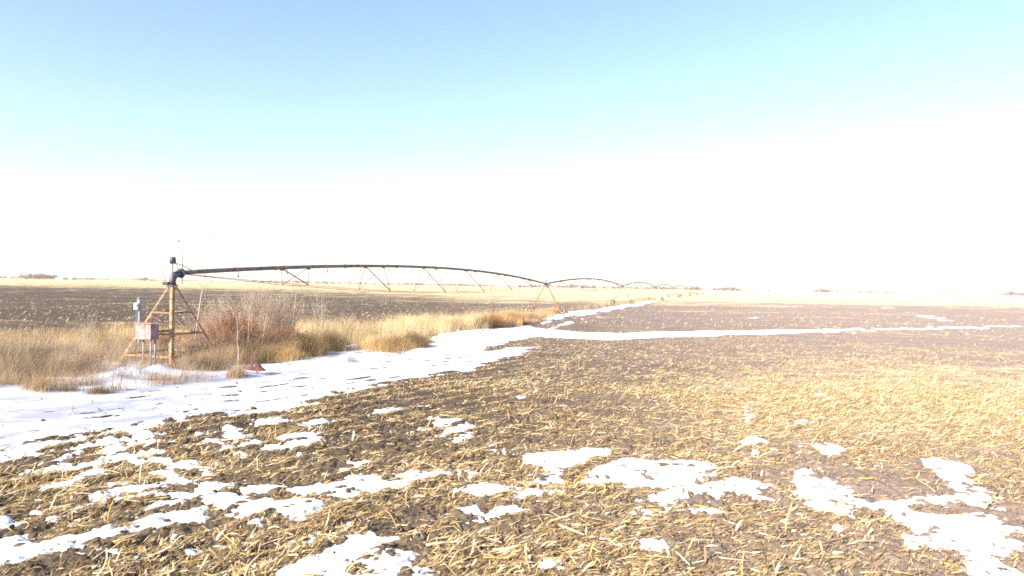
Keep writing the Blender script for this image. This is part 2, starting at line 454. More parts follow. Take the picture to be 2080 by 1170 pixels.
def ground_material():
    m, nt, bs, L = newmat('stubble_soil')
    N = nt.nodes.new
    geo = N('ShaderNodeNewGeometry')
    def attr(n):
        a = N('ShaderNodeAttribute'); a.attribute_name = n; return a.outputs['Fac']
    def noise(scale, det=5, rough=.6, vec=None):
        n = N('ShaderNodeTexNoise'); n.inputs['Scale'].default_value = scale; n.inputs['Detail'].default_value = det; n.inputs['Roughness'].default_value = rough
        L.new(vec if vec is not None else geo.outputs['Position'], n.inputs['Vector']); return n.outputs['Fac']
    def math_(op, a, b, c=None):
        n = N('ShaderNodeMath'); n.operation = op
        for i, v in enumerate((a, b, c)):
            if v is None: continue
            if isinstance(v, (int, float)): n.inputs[i].default_value = v
            else: L.new(v, n.inputs[i])
        return n.outputs[0]
    def mapr(v, a, b, c, d):
        n = N('ShaderNodeMapRange'); n.interpolation_type = 'SMOOTHSTEP'
        L.new(v, n.inputs[0])
        for i, q in enumerate((a, b, c, d)):
            if isinstance(q, (int, float)): n.inputs[i + 1].default_value = q
            else: L.new(q, n.inputs[i + 1])
        return n.outputs[0]
    def mixc(f, a, b):
        n = N('ShaderNodeMix'); n.data_type = 'RGBA'
        if isinstance(f, float): n.inputs[0].default_value = f
        else: L.new(f, n.inputs[0])
        for i, q in ((6, a), (7, b)):
            if isinstance(q, tuple): n.inputs[i].default_value = (*q, 1)
            else: L.new(q, n.inputs[i])
        return n.outputs[2]
    res, dry = attr('straw'), attr('dry')  # dry carries the painted lens glare into soil and straw
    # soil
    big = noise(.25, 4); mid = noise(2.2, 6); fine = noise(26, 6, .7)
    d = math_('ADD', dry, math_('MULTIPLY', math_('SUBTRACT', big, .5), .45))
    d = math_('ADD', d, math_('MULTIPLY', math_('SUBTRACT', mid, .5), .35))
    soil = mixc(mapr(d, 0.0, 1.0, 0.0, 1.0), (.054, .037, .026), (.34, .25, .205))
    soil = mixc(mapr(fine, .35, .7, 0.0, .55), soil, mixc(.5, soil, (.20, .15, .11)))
    # straw flecks at three sizes, lying mostly across
    mp = N('ShaderNodeMapping'); mp.inputs['Scale'].default_value = (.45, 1.0, 1.0); mp.inputs['Rotation'].default_value = (0, 0, .35)
    L.new(geo.outputs['Position'], mp.inputs['Vector'])
    s1 = noise(14, 6, .75, mp.outputs[0]); s2 = noise(1.1, 5, .7, mp.outputs[0]); s3 = noise(.11, 4, .65, mp.outputs[0])
    s = math_('ADD', math_('MULTIPLY', s1, .42), math_('ADD', math_('MULTIPLY', s2, .36), math_('MULTIPLY', s3, .22)))
    thr = math_('SUBTRACT', .66, math_('MULTIPLY', res, .30))
    f = mapr(s, thr, math_('ADD', thr, .07), 0.0, 1.0)
    f = math_('MULTIPLY', f, attr('fleck'))
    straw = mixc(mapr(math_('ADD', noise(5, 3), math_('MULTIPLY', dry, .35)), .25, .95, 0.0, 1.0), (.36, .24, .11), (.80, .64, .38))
    L.new(mixc(f, soil, straw), bs.inputs['Base Color'])
    bs.inputs['Roughness'].default_value = .95; bs.inputs['Specular IOR Level'].default_value = .12
    bp = N('ShaderNodeBump'); bp.inputs['Strength'].default_value = .7; bp.inputs['Distance'].default_value = .02
    L.new(math_('ADD', fine, math_('MULTIPLY', mid, 1.0)), bp.inputs['Height']); L.new(bp.outputs['Normal'], bs.inputs['Normal'])
    return m


def snow_material():
    m, nt, bs, L = newmat('old_snow')
    N = nt.nodes.new; geo = N('ShaderNodeNewGeometry')
    n = N('ShaderNodeTexNoise'); n.inputs['Scale'].default_value = 14; n.inputs['Detail'].default_value = 6; L.new(geo.outputs['Position'], n.inputs['Vector'])
    n2 = N('ShaderNodeTexNoise'); n2.inputs['Scale'].default_value = 60; n2.inputs['Detail'].default_value = 4; L.new(geo.outputs['Position'], n2.inputs['Vector'])
    cr = N('ShaderNodeValToRGB'); cr.color_ramp.elements[0].position = .27; cr.color_ramp.elements[1].position = .42
    cr.color_ramp.elements[0].color = (.50, .44, .40, 1); cr.color_ramp.elements[1].color = (.86, .86, .87, 1)
    L.new(n.outputs['Fac'], cr.inputs['Fac'])
    pk = N('ShaderNodeAttribute'); pk.attribute_name = 'shade_tint'; mx = N('ShaderNodeMix'); mx.data_type = 'RGBA'; mx.blend_type = 'MULTIPLY'
    L.new(pk.outputs['Fac'], mx.inputs[0]); L.new(cr.outputs[0], mx.inputs[6]); mx.inputs[7].default_value = (.40, .405, .50, 1)      # dimmer, bluer light on the left, put into the snow colour
    L.new(mx.outputs[2], bs.inputs['Base Color'])
    bs.inputs['Roughness'].default_value = .6; bs.inputs['Specular IOR Level'].default_value = .25
    bp = N('ShaderNodeBump'); bp.inputs['Strength'].default_value = .5; bp.inputs['Distance'].default_value = .012
    ad = N('ShaderNodeMath'); ad.operation = 'ADD'; L.new(n.outputs['Fac'], ad.inputs[0]); L.new(n2.outputs['Fac'], ad.inputs[1])
    L.new(ad.outputs[0], bp.inputs['Height']); L.new(bp.outputs['Normal'], bs.inputs['Normal'])
    return m


# ------------------------------------------------------------------ ground and snow
fine_az = np.linspace(R(-46), R(46), 1640)
coarse = np.linspace(R(46), R(360 - 46), 110)[1:-1]
AZ = np.concatenate([fine_az, coarse])
rr = [0.6, 2.0, 3.5, 5.0, 6.0, 6.6]
while rr[-1] < 20: rr.append(rr[-1] * 1.0023)
while rr[-1] < 55: rr.append(rr[-1] * 1.0034)
while rr[-1] < 4000: rr.append(rr[-1] * 1.014)
RR = np.array(rr)
RG, AG = np.meshgrid(RR, AZ, indexing='ij')
GX = (RG * np.sin(AG)).ravel(); GY = (RG * np.cos(AG)).ravel()
cell = np.maximum(RG * .0020, np.where(RG > 55, RG * .014, np.where(RG > 20, RG * .0033, RG * .0022))).ravel()
cell = np.where(np.repeat(np.arange(len(AZ))[None] >= len(fine_az), len(RR), 0).ravel(), np.maximum(cell, RG.ravel() * .045), cell)
GZ = h_ground(GX, GY, cell)
nr, na = RG.shape
idx = np.arange(nr * na).reshape(nr, na)
a = idx[:-1]; b = idx[1:]
quads = np.stack([a, np.roll(a, -1, 1), np.roll(b, -1, 1), b], -1).reshape(-1, 4)[:, ::-1]
centre = len(GX)
fan = np.stack([np.full(na, centre), np.roll(idx[0], -1), idx[0]], -1)[:, ::-1]
gx = np.append(GX, 0.0); gy = np.append(GY, 0.0); gz = np.append(GZ, 0.0)
wob = 12
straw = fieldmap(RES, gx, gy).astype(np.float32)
dry = fieldmap(VEIL, gx, gy).astype(np.float32)  # soil paleness with the lens glare in it
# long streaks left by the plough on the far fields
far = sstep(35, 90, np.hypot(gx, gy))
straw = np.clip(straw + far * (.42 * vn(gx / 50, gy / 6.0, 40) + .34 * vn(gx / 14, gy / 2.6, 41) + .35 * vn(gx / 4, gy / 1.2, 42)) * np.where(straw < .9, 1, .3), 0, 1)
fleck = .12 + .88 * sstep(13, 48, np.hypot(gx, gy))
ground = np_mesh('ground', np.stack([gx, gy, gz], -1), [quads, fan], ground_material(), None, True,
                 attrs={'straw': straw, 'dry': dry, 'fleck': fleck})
tag(ground, kind='structure')

# snow
cols = np.arange(len(fine_az)); rows = np.nonzero((RR > 6.5) & (RR < 420))[0]
sub = idx[np.ix_(rows, cols)]; sx, sy, sg = GX[sub.ravel()], GY[sub.ravel()], GZ[sub.ravel()]
near, trk, farp = snow_sd(sx, sy)
lo = h_low(sx, sy)


def along(x, y):        # wheel marks along the track
    a = R(47); u = -x * math.sin(a) + y * math.cos(a); v = x * math.cos(a) + y * math.sin(a)
    return u, v


u_, v_ = along(sx, sy)
tz = np.clip(trk * .13, -.25, .04) + .045 * vn(sx / .9, sy / .9, 50) + .027 * vn(u_ / .45, v_ / 7, 51) + .03 * vn(sx / .25, sy / .25, 52) * sstep(-.9, .2, -trk) + .022 * vn(sx / .1, sy / .1, 59) * sstep(-.9, .2, -trk)
for dx, dy, hg, wx, wy in DRIFTS:
    tz = tz + hg * np.exp(-((sx - dx) / wx) ** 2 - ((sy - dy) / wy) ** 2) * (1 + .5 * vn(sx / .6, sy / .6, 53))
far_edge = sstep(40, 90, sy)
tz = tz + far_edge * .06 * np.clip(trk, -1, 1)
nz = np.clip(near * .40, -.25, .019) + .024 * vn(sx / .3, sy / .3, 54) + .020 * vn(sx / .1, sy / .1, 55) + .012 * vn(sx / .05, sy / .05, 56)
fz = np.clip(farp * .1, -.3, .06)
SZ = lo + np.maximum(np.maximum(tz, nz), fz)
keep = (SZ > sg - .05).reshape(sub.shape)
kq = keep[:-1, :-1] | keep[1:, :-1] | keep[:-1, 1:] | keep[1:, 1:]
li = np.arange(sub.size).reshape(sub.shape)
q = np.stack([li[:-1, :-1], li[1:, :-1], li[1:, 1:], li[:-1, 1:]], -1)[kq]
used = np.unique(q); remap = np.full(sub.size, -1); remap[used] = np.arange(len(used))
fq = remap[q][:, ::-1]
sv = np.stack([sx, sy, SZ], -1)[used]
# orientation check: faces must look up
e = np.cross(sv[fq[0, 1]] - sv[fq[0, 0]], sv[fq[0, 2]] - sv[fq[0, 0]])
if e[2] < 0: fq = fq[:, ::-1]
pk_x = 1040 + F * sv[:, 0] / sv[:, 1]
shade_tint = (1 - sstep(520, 1050, pk_x)) * sstep(-.05, .5, trk[used]) * np.clip(.72 + .9 * vn(u_[used] / .5, v_[used] / 6, 57) + .5 * vn(sv[:, 0] / .35, sv[:, 1] / .35, 58), 0, 1)  # shade painted into the left track snow, streaked along the wheel marks
snow = np_mesh('snow', sv, [fq], snow_material(), None, True, attrs={'shade_tint': shade_tint})
tag(snow, kind='structure')


def snow_top(x, y):
    n_, t_, f_ = snow_sd(x, y)
    return np.maximum(np.maximum(n_ - .02, t_), f_)


def top_z(x, y):
    """height of whatever is on top, for placing single things"""
    x = np.atleast_1d(np.float64(x)); y = np.atleast_1d(np.float64(y))
    g = h_ground(x, y)
    n_, t_, f_ = snow_sd(x, y)
    z = np.clip(t_ * .22, -.25, .05)
    for dx, dy, hg, wx, wy in DRIFTS: z = z + hg * np.exp(-((x - dx) / wx) ** 2 - ((y - dy) / wy) ** 2)
    return np.maximum(g, h_low(x, y) + z)


# ------------------------------------------------------------------ corn residue
def palette(n, w):
    P = np.array([(.58, .43, .23), (.46, .315, .145), (.66, .54, .34), (.33, .21, .10), (.56, .36, .12), (.22, .145, .08), (.72, .63, .46)])
    k = rng.choice(len(P), n, p=np.array(w) / sum(w)); c = P[k] * rng.uniform(.75, 1.2, (n, 1)); return np.clip(c * rng.uniform(.94, 1.06, (n, 3)), 0, .85)


def scatter(n, r0, r1, power):
    """power: density falls as r^-power"""
    u = rng.random(n); e = 2 - power
    r = (r0 ** e + u * (r1 ** e - r0 ** e)) ** (1 / e)
    a = rng.uniform(R(-43), R(43), n)
    if r0 > 8:      # feather both ends of the ring
        k = rng.random(n) < sstep(r0, r0 * 1.3, r) * (1 - sstep(r1 * .72, r1, r)); r, a = r[k], a[k]
    return r * np.sin(a), r * np.cos(a)


def thin(x, y, gain=1.0, snow_keep=.05):
    d = fieldmap(RES, x, y) * gain
    d = d * np.clip(.75 + 1.3 * vn(x / 1.3, y / 1.3, 60) + .9 * vn(x / .45, y / .45, 61), 0.05, 1.6)
    sd = snow_top(x, y)
    d = np.where(sd > .04, d * (snow_keep + .30 * np.exp(-np.maximum(sd, 0) / .12)), d)
    k = rng.random(len(x)) < d
    # nothing grows or lies loose inside the tall grass
    return x[k], y[k], sd[k]


def heading(x, y):
    px = 1040 + F * x / y
    t = sstep(300, 1300, px)
    mean = R(54) * (1 - t) + R(8) * t
    spread = .55 * (1 - t) + .45 * t
    a = mean + rng.normal(0, 1, len(x)) * spread
    wild = rng.random(len(x)) < .38
    return np.where(wild, rng.uniform(0, 2 * np.pi, len(x)), a)


def flat_pieces(B, x, y, L, W, K, arch=.35, lift=.0, cw=(4, 4, 3, 2, 1, 1, 1), tiltsd=.22, taper=.75):
    n = len(x)
    if n == 0: return
    z = h_ground(x, y)
    sd = snow_top(x, y); z = np.where(sd > .05, h_low(x, y) + .05, z)
    h = heading(x, y); tilt = np.abs(rng.normal(0, tiltsd, n))
    up_ = rng.random(n) < .05; tilt = np.where(up_, rng.uniform(.5, 1.2, n), tilt)
    s = np.linspace(-.5, .5, K)[None] * L[:, None]
    bend = rng.normal(0, .22, n)[:, None] * ((np.linspace(-1, 1, K)[None] ** 2) - .33) * L[:, None] * .25
    ar = rng.uniform(-.3, 1, n)[:, None] * arch * L[:, None] * (1 - np.linspace(-1, 1, K)[None] ** 2) * .4
    ch, sh = np.cos(h)[:, None], np.sin(h)[:, None]
    X = x[:, None] + ch * s * np.cos(tilt)[:, None] - sh * bend; Y = y[:, None] + sh * s * np.cos(tilt)[:, None] + ch * bend
    Z = z[:, None] + np.sin(tilt)[:, None] * (s + L[:, None] * .42) + ar + lift + .008
    pts = np.stack([X, Y, Z], -1)
    roll = rng.normal(0, .5, n)[:, None] + rng.normal(0, .6, n)[:, None] * np.linspace(-.5, .5, K)[None]
    sv_ = np.stack([-sh * np.cos(roll), ch * np.cos(roll), np.sin(roll)], -1)
    t = np.linspace(0, 1, K)[None]
    prof = np.clip((1 - taper) + taper * np.sin(np.pi * np.clip(.12 + .86 * t ** rng.uniform(.6, 1.4, (n, 1)), 0, 1)), .06, 1)
    B.ribbons(pts, sv_ * (W[:, None] * .5 * prof)[..., None], palette(n, cw))


def stalk_pieces(B, x, y, L, rad, K=4, sides=5, cw=(3, 4, 2, 3, 3, 1, 0)):
    n = len(x)
    if n == 0: return
    z = h_ground(x, y); sd = snow_top(x, y); z = np.where(sd > .05, h_low(x, y) + .05, z)
    h = heading(x, y); tilt = np.abs(rng.normal(0, .1, n)); up_ = rng.random(n) < .07; tilt = np.where(up_, rng.uniform(.4, 1.3, n), tilt)
    s = np.linspace(-.5, .5, K)[None] * L[:, None]; bend = rng.normal(0, .35, n)[:, None] * ((np.linspace(-1, 1, K)[None] ** 2) - .33) * L[:, None] * .25
    ch, sh = np.cos(h)[:, None], np.sin(h)[:, None]
    X = x[:, None] + ch * s * np.cos(tilt)[:, None] - sh * bend; Y = y[:, None] + sh * s * np.cos(tilt)[:, None] + ch * bend
    Z = z[:, None] + np.sin(tilt)[:, None] * (s + L[:, None] * .45) + rad[:, None] * 1.0
    R_ = rad[:, None] * np.linspace(1.1, .75, K)[None]
    B.tubes(np.stack([X, Y, Z], -1), R_, palette(n, cw), sides)


U = rng.uniform
B = Batch()
x, y = scatter(330000, 7, 24, .95); x, y, _ = thin(x, y, 1.15); n = len(x)              # small chaff
flat_pieces(B, x, y, U(.02, .09, n), U(.003, .012, n), 3, .25, 0, (4, 5, 2, 5, 2, 3, .5), .35, .5)
x, y = scatter(40000, 7, 26, .9); x, y, _ = thin(x, y, .95); n = len(x)               # leaves
flat_pieces(B, x, y, U(.10, .30, n) * U(.7, 1.2, n), U(.007, .020, n), 5, .16, 0, (4, 5, 3, 3, 2, 1.5, .6), .2, .7)
x, y = scatter(15000, 7, 28, .9); x, y, _ = thin(x, y, .85, .1); n = len(x)             # husks
flat_pieces(B, x, y, U(.05, .22, n) * U(.6, 1.2, n), U(.012, .050, n), 6, .3, .005, (3, 4, 3, 2.5, 1, 1, 1.2), .3, .8)
x, y = scatter(9000, 7, 30, .9); x, y, _ = thin(x, y, 1.0, .06); n = len(x)            # stalk lengths
stalk_pieces(B, x, y, U(.10, .42, n), U(.006, .012, n), 4, 6)
x, y = scatter(1500, 7, 30, .9); x, y, _ = thin(x, y, .8, .1); n = len(x)             # cobs
stalk_pieces(B, x, y, U(.08, .15, n), U(.011, .016, n), 4, 6, (2, 1, 4, 1, 2, 0, 3))
x, y = scatter(380000, 20, 62, 1.5); x, y, _ = thin(x, y, .85); n = len(x)           # middle distance
flat_pieces(B, x, y, U(.05, .24, n), U(.008, .024, n), 3, .15, 0, (5, 4, 4, 2, 1.5, 1, 1), .25, .5)
x, y = scatter(150000, 55, 180, 1.5); x, y, _ = thin(x, y, .55); n = len(x)
flat_pieces(B, x, y, U(.12, .36, n), U(.02, .055, n), 3, .12, .01, (5, 4, 4, 1, 1, .5, 1), .35, .5)
# straw mat on the right, combed across
x, y = scatter(110000, 12, 42, 1.1); k = rng.random(len(x)) < sstep(.62, .9, fieldmap(RES, x, y)); x, y = x[k], y[k]
k = snow_top(x, y) < .03; x, y = x[k], y[k]; n = len(x)
flat_pieces(B, x, y, U(.12, .42, n), U(.007, .018, n), 4, .3, .01, (5, 3, 5, 1, 2, .3, 1.5), .2, .5)
res_o = B.build('corn_residue', M_STRAW); tag(res_o, 'chopped corn stalks, leaves and husks strewn over the brown soil', 'crop residue', kind='stuff')
print('residue verts', B.n)

# loose clods of soil
def ico():
    p = (1 + 5 ** .5) / 2
    v = np.array([(-1, p, 0), (1, p, 0), (-1, -p, 0), (1, -p, 0), (0, -1, p), (0, 1, p), (0, -1, -p), (0, 1, -p), (p, 0, -1), (p, 0, 1), (-p, 0, -1), (-p, 0, 1)]) / 1.9
    f = np.array([(0, 11, 5), (0, 5, 1), (0, 1, 7), (0, 7, 10), (0, 10, 11), (1, 5, 9), (5, 11, 4), (11, 10, 2), (10, 7, 6), (7, 1, 8), (3, 9, 4), (3, 4, 2), (3, 2, 6), (3, 6, 8), (3, 8, 9), (4, 9, 5), (2, 4, 11), (6, 2, 10), (8, 6, 7), (9, 8, 1)])
    return v, f


iv, if_ = ico()
B = Batch()
x, y = scatter(60000, 7, 45, 1.3)
sd = snow_top(x, y); k = rng.random(len(x)) < np.where(sd > .25, .025, np.where(sd > .02, .10, .8)) * np.clip(1.05 - fieldmap(RES, x, y) * .7, .2, 1)
x, y, sd = x[k], y[k], sd[k]; n = len(x)
z = np.where(sd > .05, h_low(x, y) + .05, h_ground(x, y))
size = np.exp(rng.normal(-4.2, .55, n)).clip(.006, .05)
v = iv[None] * (1 + rng.normal(0, .16, (n, 12, 1))) * size[:, None, None] * np.stack([U(.8, 1.4, n), U(.8, 1.4, n), U(.5, .9, n)], -1)[:, None]
v = v + np.stack([x, y, z + size * .25], -1)[:, None]
dr = fieldmap(VEIL, x, y)  # clods pale to the right with the same painted glare
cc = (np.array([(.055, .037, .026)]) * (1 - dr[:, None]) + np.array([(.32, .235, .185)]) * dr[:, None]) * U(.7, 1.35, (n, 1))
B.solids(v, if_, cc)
tag(B.build('soil_clods', M_CLOD, None, True), 'small dark lumps of soil scattered among the straw and on the snow', 'soil clods', kind='stuff')

# single corn stalks that stand out
def pathpts(P): return np.array(P, float)[None]


def corn_stalk(label, base, pts, rad, col, leaf=True, husk=None):
    bx, by, _ = base; z0 = float(top_z(bx, by)[0])
    root = empty('corn_stalk', (bx, by, z0)); tag(root, label, 'corn stalk', 'loose corn stalks in the foreground')
    B = Batch(); P = pathpts(pts)
    B.tubes(P, np.linspace(rad * 1.1, rad * .75, P.shape[1])[None], np.array([col]), 7)
    for k in range(1, P.shape[1] - 1):     # the joints of the stalk
        p = P[0, k]; t = P[0, k + 1] - P[0, k]; t /= np.linalg.norm(t)
        B.tubes(np.stack([p - t * .008, p, p + t * .008])[None], np.array([[rad * .9, rad * 1.35, rad * .9]]), np.array([np.array(col) * .8]), 7)
    B.build('stem', M_STRAW, root, True)
    if leaf:
        m = 5; t = np.linspace(0, 1, m)
        for q in range(2):
            B = Batch()
            p0 = P[0, 1 + q]; an = rng.uniform(0, 6.28); Lf = rng.uniform(.14, .26)
            pp = p0 + np.stack([np.cos(an) * t * Lf, np.sin(an) * t * Lf, .05 * np.sin(t * 3.1) - t * t * .06 + .01], -1)
            sd_ = np.stack([-np.sin(an) * np.ones(m), np.cos(an) * np.ones(m), .3 * np.ones(m)], -1) * (.012 * np.sin(np.pi * np.clip(t * .9 + .1, 0, 1)))[:, None]
            B.ribbons(pp[None], sd_[None], np.array([(.62, .50, .30)]))
            B.build('leaf', M_STRAW, root)
    return root


def lying(px0, py0, px1, py1, sag=.02, n=5, rise=0.0):
    a_, b_ = gnd(px0, py0), gnd(px1, py1); d = b_ - a_
    return a_, [(d[0] * t, d[1] * t, .025 + sag * math.sin(math.pi * t) + rise * t) for t in np.linspace(0, 1, n)]


b0 = gnd(1596, 1088)
corn_stalk('upright pale yellow corn stalk leaning right with a dark shadow beside it', b0, [(0, 0, -.03), (.005, .01, .10), (.02, .0, .22), (.045, -.01, .32), (.07, -.02, .42)], .011, (.62, .50, .22), False)
a0, P0 = lying(1640, 1128, 1722, 1104, .03); corn_stalk('long brown stalk bent over bare soil right of the upright stalk', a0, P0, .010, (.36, .24, .13))
a0, P0 = lying(1728, 1110, 1782, 1108, .03); corn_stalk('pale curved stalk lying left of the large right hand snow patch', a0, P0, .011, (.60, .44, .24))
a0, P0 = lying(370, 1150, 425, 1140, .0); corn_stalk('straight yellow stalk lying flat near the bottom left of the field', a0, P0, .012, (.58, .38, .12), False)
a0, P0 = lying(450, 1090, 486, 1122, .0, 5, .0); corn_stalk('bent golden stalk stub with frayed root left of the bottom snow patch', a0, P0, .011, (.55, .36, .12))
a0, P0 = lying(780, 1045, 806, 1082, .06); corn_stalk('dark arched stalk above the bottom snow patch', a0, P0, .013, (.33, .22, .10), False)
a0, P0 = lying(865, 1115, 950, 1108, .015); corn_stalk('thick pale stalk with a husk lying right of the bottom snow patch', a0, P0, .016, (.68, .54, .32))
a0, P0 = lying(1135, 1078, 1200, 1105, .01); corn_stalk('pair of straight cream stalk lengths in the dense straw at bottom centre', a0, P0, .012, (.70, .56, .32), False)
a0, P0 = lying(1235, 1100, 1275, 1080, .01); corn_stalk('short pale stalk pointing up right in dark soil at bottom centre', a0, P0, .012, (.55, .40, .22), False)
a0, P0 = lying(2000, 1035, 2030, 1000, .02); corn_stalk('stout tan stalk lying across the right edge of the right hand snow patch', a0, P0, .015, (.58, .44, .24))
a0, P0 = lying(1860, 975, 1900, 1000, .02); corn_stalk('thin straw stalk crooked like an elbow between the right hand snow patches', a0, P0, .009, (.66, .52, .30))
a0, P0 = lying(845, 940, 905, 962, .02); corn_stalk('cream stalk lying level between the middle snow bands', a0, P0, .012, (.70, .55, .30))

# ------------------------------------------------------------------ dry grass
def blades(B, x, y, h, w, lean, c1, c2, z=None, K=4, wind=(.5, .25), seed_off=0.0):
    n = len(x)
    if n == 0: return
    if z is None: z = h_low(x, y) - .02
    an = U(0, 2 * np.pi, n); t = np.linspace(0, 1, K)[None]
    ln = np.abs(rng.normal(0, lean, n)) * h
    dx = np.cos(an) * ln + wind[0] * h * .18; dy = np.sin(an) * ln + wind[1] * h * .18
    pw = 1.8
    X = x[:, None] + dx[:, None] * t ** pw; Y = y[:, None] + dy[:, None] * t ** pw
    Z = z[:, None] + h[:, None] * (t - .22 * (ln / h)[:, None] * t ** 3)
    fa = U(0, np.pi, n); sd_ = np.stack([np.cos(fa), np.sin(fa), np.zeros(n)], -1)[:, None] * (w[:, None] * .5 * (1.0 - .8 * t))[..., None]
    ox, oy = x + seed_off, y
    m = np.clip(.5 + 1.1 * vn(ox / .9, oy / .9, 95) + .8 * vn(ox / .3, oy / .3, 96) + rng.normal(0, .25, n), 0, 1)[:, None]
    br = np.clip(1 + .75 * vn(ox / .7, oy / .7, 97) + .6 * vn(ox / 2.1, oy / 2.1, 98), .45, 1.4)[:, None]
    col = (np.array(c1) * (1 - m) + np.array(c2) * m) * U(.75, 1.2, (n, 1)) * br
    B.ribbons(np.stack([X, Y, Z], -1), sd_, col)


def fill(P, n):
    lo_, hi_ = P.min(0), P.max(0); x = U(lo_[0], hi_[0], n); y = U(lo_[1], hi_[1], n); k = in_poly(x, y, P); return x[k], y[k]


def clump(x, y, s, seed, lo_=.0):
    d = .5 + 1.5 * vn(x / s, y / s, seed) + .8 * vn(x / (s * .35), y / (s * .35), seed + 1)
    k = rng.random(len(x)) < np.clip(d + lo_, .02, 1); return x[k], y[k], d[k]


TAN1, TAN2 = (.62, .46, .25), (.45, .30, .145)
BRN1, BRN2 = (.24, .16, .09), (.44, .30, .17)
GRY1, GRY2 = (.33, .25, .185), (.46, .35, .24)
GOLD1, GOLD2 = (.74, .58, .35), (.56, .39, .20)
B = Batch()
def patch(poly, n, h0, h1, w0, w1, c1, c2, s, seed, lo_=0., lean=.3):
    x, y = fill(poly_world(poly), n); x, y, d = clump(x, y, s, seed, lo_); m = len(x)
    # trodden short round the front of the pivot tower
    fr_ = np.clip(np.hypot((x + 14.6) / 2.6, (y - 27.0) / 2.2), 0, 1); fr_ = .70 + .30 * fr_ ** 3
    fr_ = np.where(y > 29.5, 1, fr_)
    blades(B, x, y, U(h0, h1, m) * np.clip(.75 + .5 * d, .5, 1.3) * fr_, U(w0, w1, m), lean, c1, c2)
# tan grass behind the snow, right of the tower
patch([(600, 706), (690, 702), (760, 700), (800, 704), (850, 690), (900, 680), (960, 672), (1040, 664), (1050, 654), (1000, 653), (900, 658), (800, 663), (700, 668), (600, 676)], 120000, .32, 1.0, .008, .018, TAN1, GOLD1, 1.5, 70, -.05, .4)
patch([(600, 680), (700, 670), (800, 664), (900, 659), (1000, 654), (1060, 651), (1100, 645), (1130, 636), (1020, 640), (900, 650), (780, 658), (690, 664), (600, 670)], 45000, .4, 1.1, .010, .022, GOLD1, TAN2, 1.8, 72, -.1, .35)
patch([(600, 704), (800, 700), (860, 690), (1040, 664), (1060, 651), (900, 656), (700, 668), (600, 676)], 5000, 1.0, 1.5, .006, .012, BRN2, TAN2, 1.6, 109, -.1, .2)
# reeds
patch([(985, 670), (1060, 664), (1065, 655), (1020, 655), (975, 661)], 26000, .7, 1.15, .010, .020, GOLD2, (.50, .27, .12), 1.6, 74, .25, .15)
patch([(900, 676), (985, 668), (980, 660), (905, 666)], 16000, .6, 1.0, .010, .020, GOLD1, GOLD2, 2., 76, .15, .2)
# low rusty growth round the first wheeled tower and on along the machine
patch([(1040, 655), (1085, 658), (1120, 645), (1140, 636), (1130, 628), (1060, 636)], 26000, .20, .5, .014, .03, (.46, .23, .14), (.55, .36, .2), 2., 78, .0)
patch([(1150, 634), (1250, 621), (1320, 609), (1310, 606), (1240, 613), (1140, 628)], 18000, .2, .45, .02, .05, (.50, .30, .18), TAN1, 3., 80, -.1)
patch([(1280, 612), (1330, 606), (1380, 598), (1372, 596), (1320, 601), (1270, 609)], 9000, .2, .45, .04, .09, (.52, .37, .22), TAN1, 5., 82, -.1)
# grey brown grass on the left, round the tower
patch([(-250, 790), (0, 785), (60, 785), (150, 775), (180, 762), (250, 752), (340, 750), (420, 752), (470, 745), (470, 725), (330, 725), (160, 728), (0, 738), (-250, 750)], 110000, .22, .78, .006, .014, BRN1, GRY2, 1.0, 84, .0, .45)
patch([(-250, 760), (0, 748), (160, 738), (330, 733), (440, 728), (440, 712), (250, 708), (0, 715), (-250, 720)], 48000, .25, .85, .007, .015, GRY1, GRY2, 1.8, 86, -.05, .35)
patch([(-250, 728), (0, 720), (250, 712), (440, 706), (420, 690), (250, 688), (0, 694), (-250, 700)], 40000, .25, .85, .009, .018, TAN1, TAN2, 1.8, 88, -.15, .4)
patch([(-250, 706), (0, 698), (250, 690), (420, 684), (420, 674), (250, 676), (0, 682), (-250, 686)], 22000, .3, .75, .010, .020, TAN1, GOLD2, 2.2, 90, -.2, .4)
# under the shrubs
patch([(400, 756), (470, 748), (530, 738), (600, 728), (690, 712), (690, 700), (600, 706), (500, 710), (420, 715), (380, 730)], 60000, .30, .75, .007, .016, BRN1, (.50, .35, .18), 1.2, 92, .1, .35)
# blades poking out of the drifts
patch([(-250, 812), (0, 810), (200, 800), (420, 782), (500, 770), (480, 750), (330, 748), (180, 758), (0, 770), (-250, 785)], 46000, .18, .6, .005, .011, BRN1, GRY2, .8, 94, -.26, .45)
patch([(-250, 815), (0, 812), (110, 808), (260, 800), (250, 785), (100, 785), (0, 785), (-250, 790)], 13000, .2, .62, .005, .011, BRN1, (.48, .32, .18), .7, 99, -.22, .5)
patch([(370, 742), (470, 738), (600, 722), (600, 700), (500, 702), (370, 708)], 18000, .6, 1.6, .005, .011, (.28, .16, .10), (.48, .34, .22), 1.0, 111, -.05, .6)
patch([(370, 752), (480, 750), (600, 728), (600, 714), (470, 728), (370, 736)], 26000, .35, .95, .006, .013, BRN1, (.46, .32, .19), .9, 113, .05, .5)
patch([(-250, 780), (0, 775), (240, 752), (430, 750), (430, 715), (0, 715), (-250, 720)], 16000, .7, 1.3, .004, .009, GRY1, (.5, .36, .22), 1.2, 103, -.2, .35)
patch([(380, 775), (470, 768), (560, 745), (690, 722), (860, 702), (860, 694), (690, 706), (560, 730), (450, 745), (380, 755)], 9000, .25, .7, .006, .012, BRN1, TAN2, .7, 105, -.28, .5)
patch([(600, 712), (860, 698), (1000, 672), (1000, 664), (860, 684), (600, 700)], 9000, .5, 1.15, .006, .012, TAN1, BRN2, .9, 107, -.2, .4)
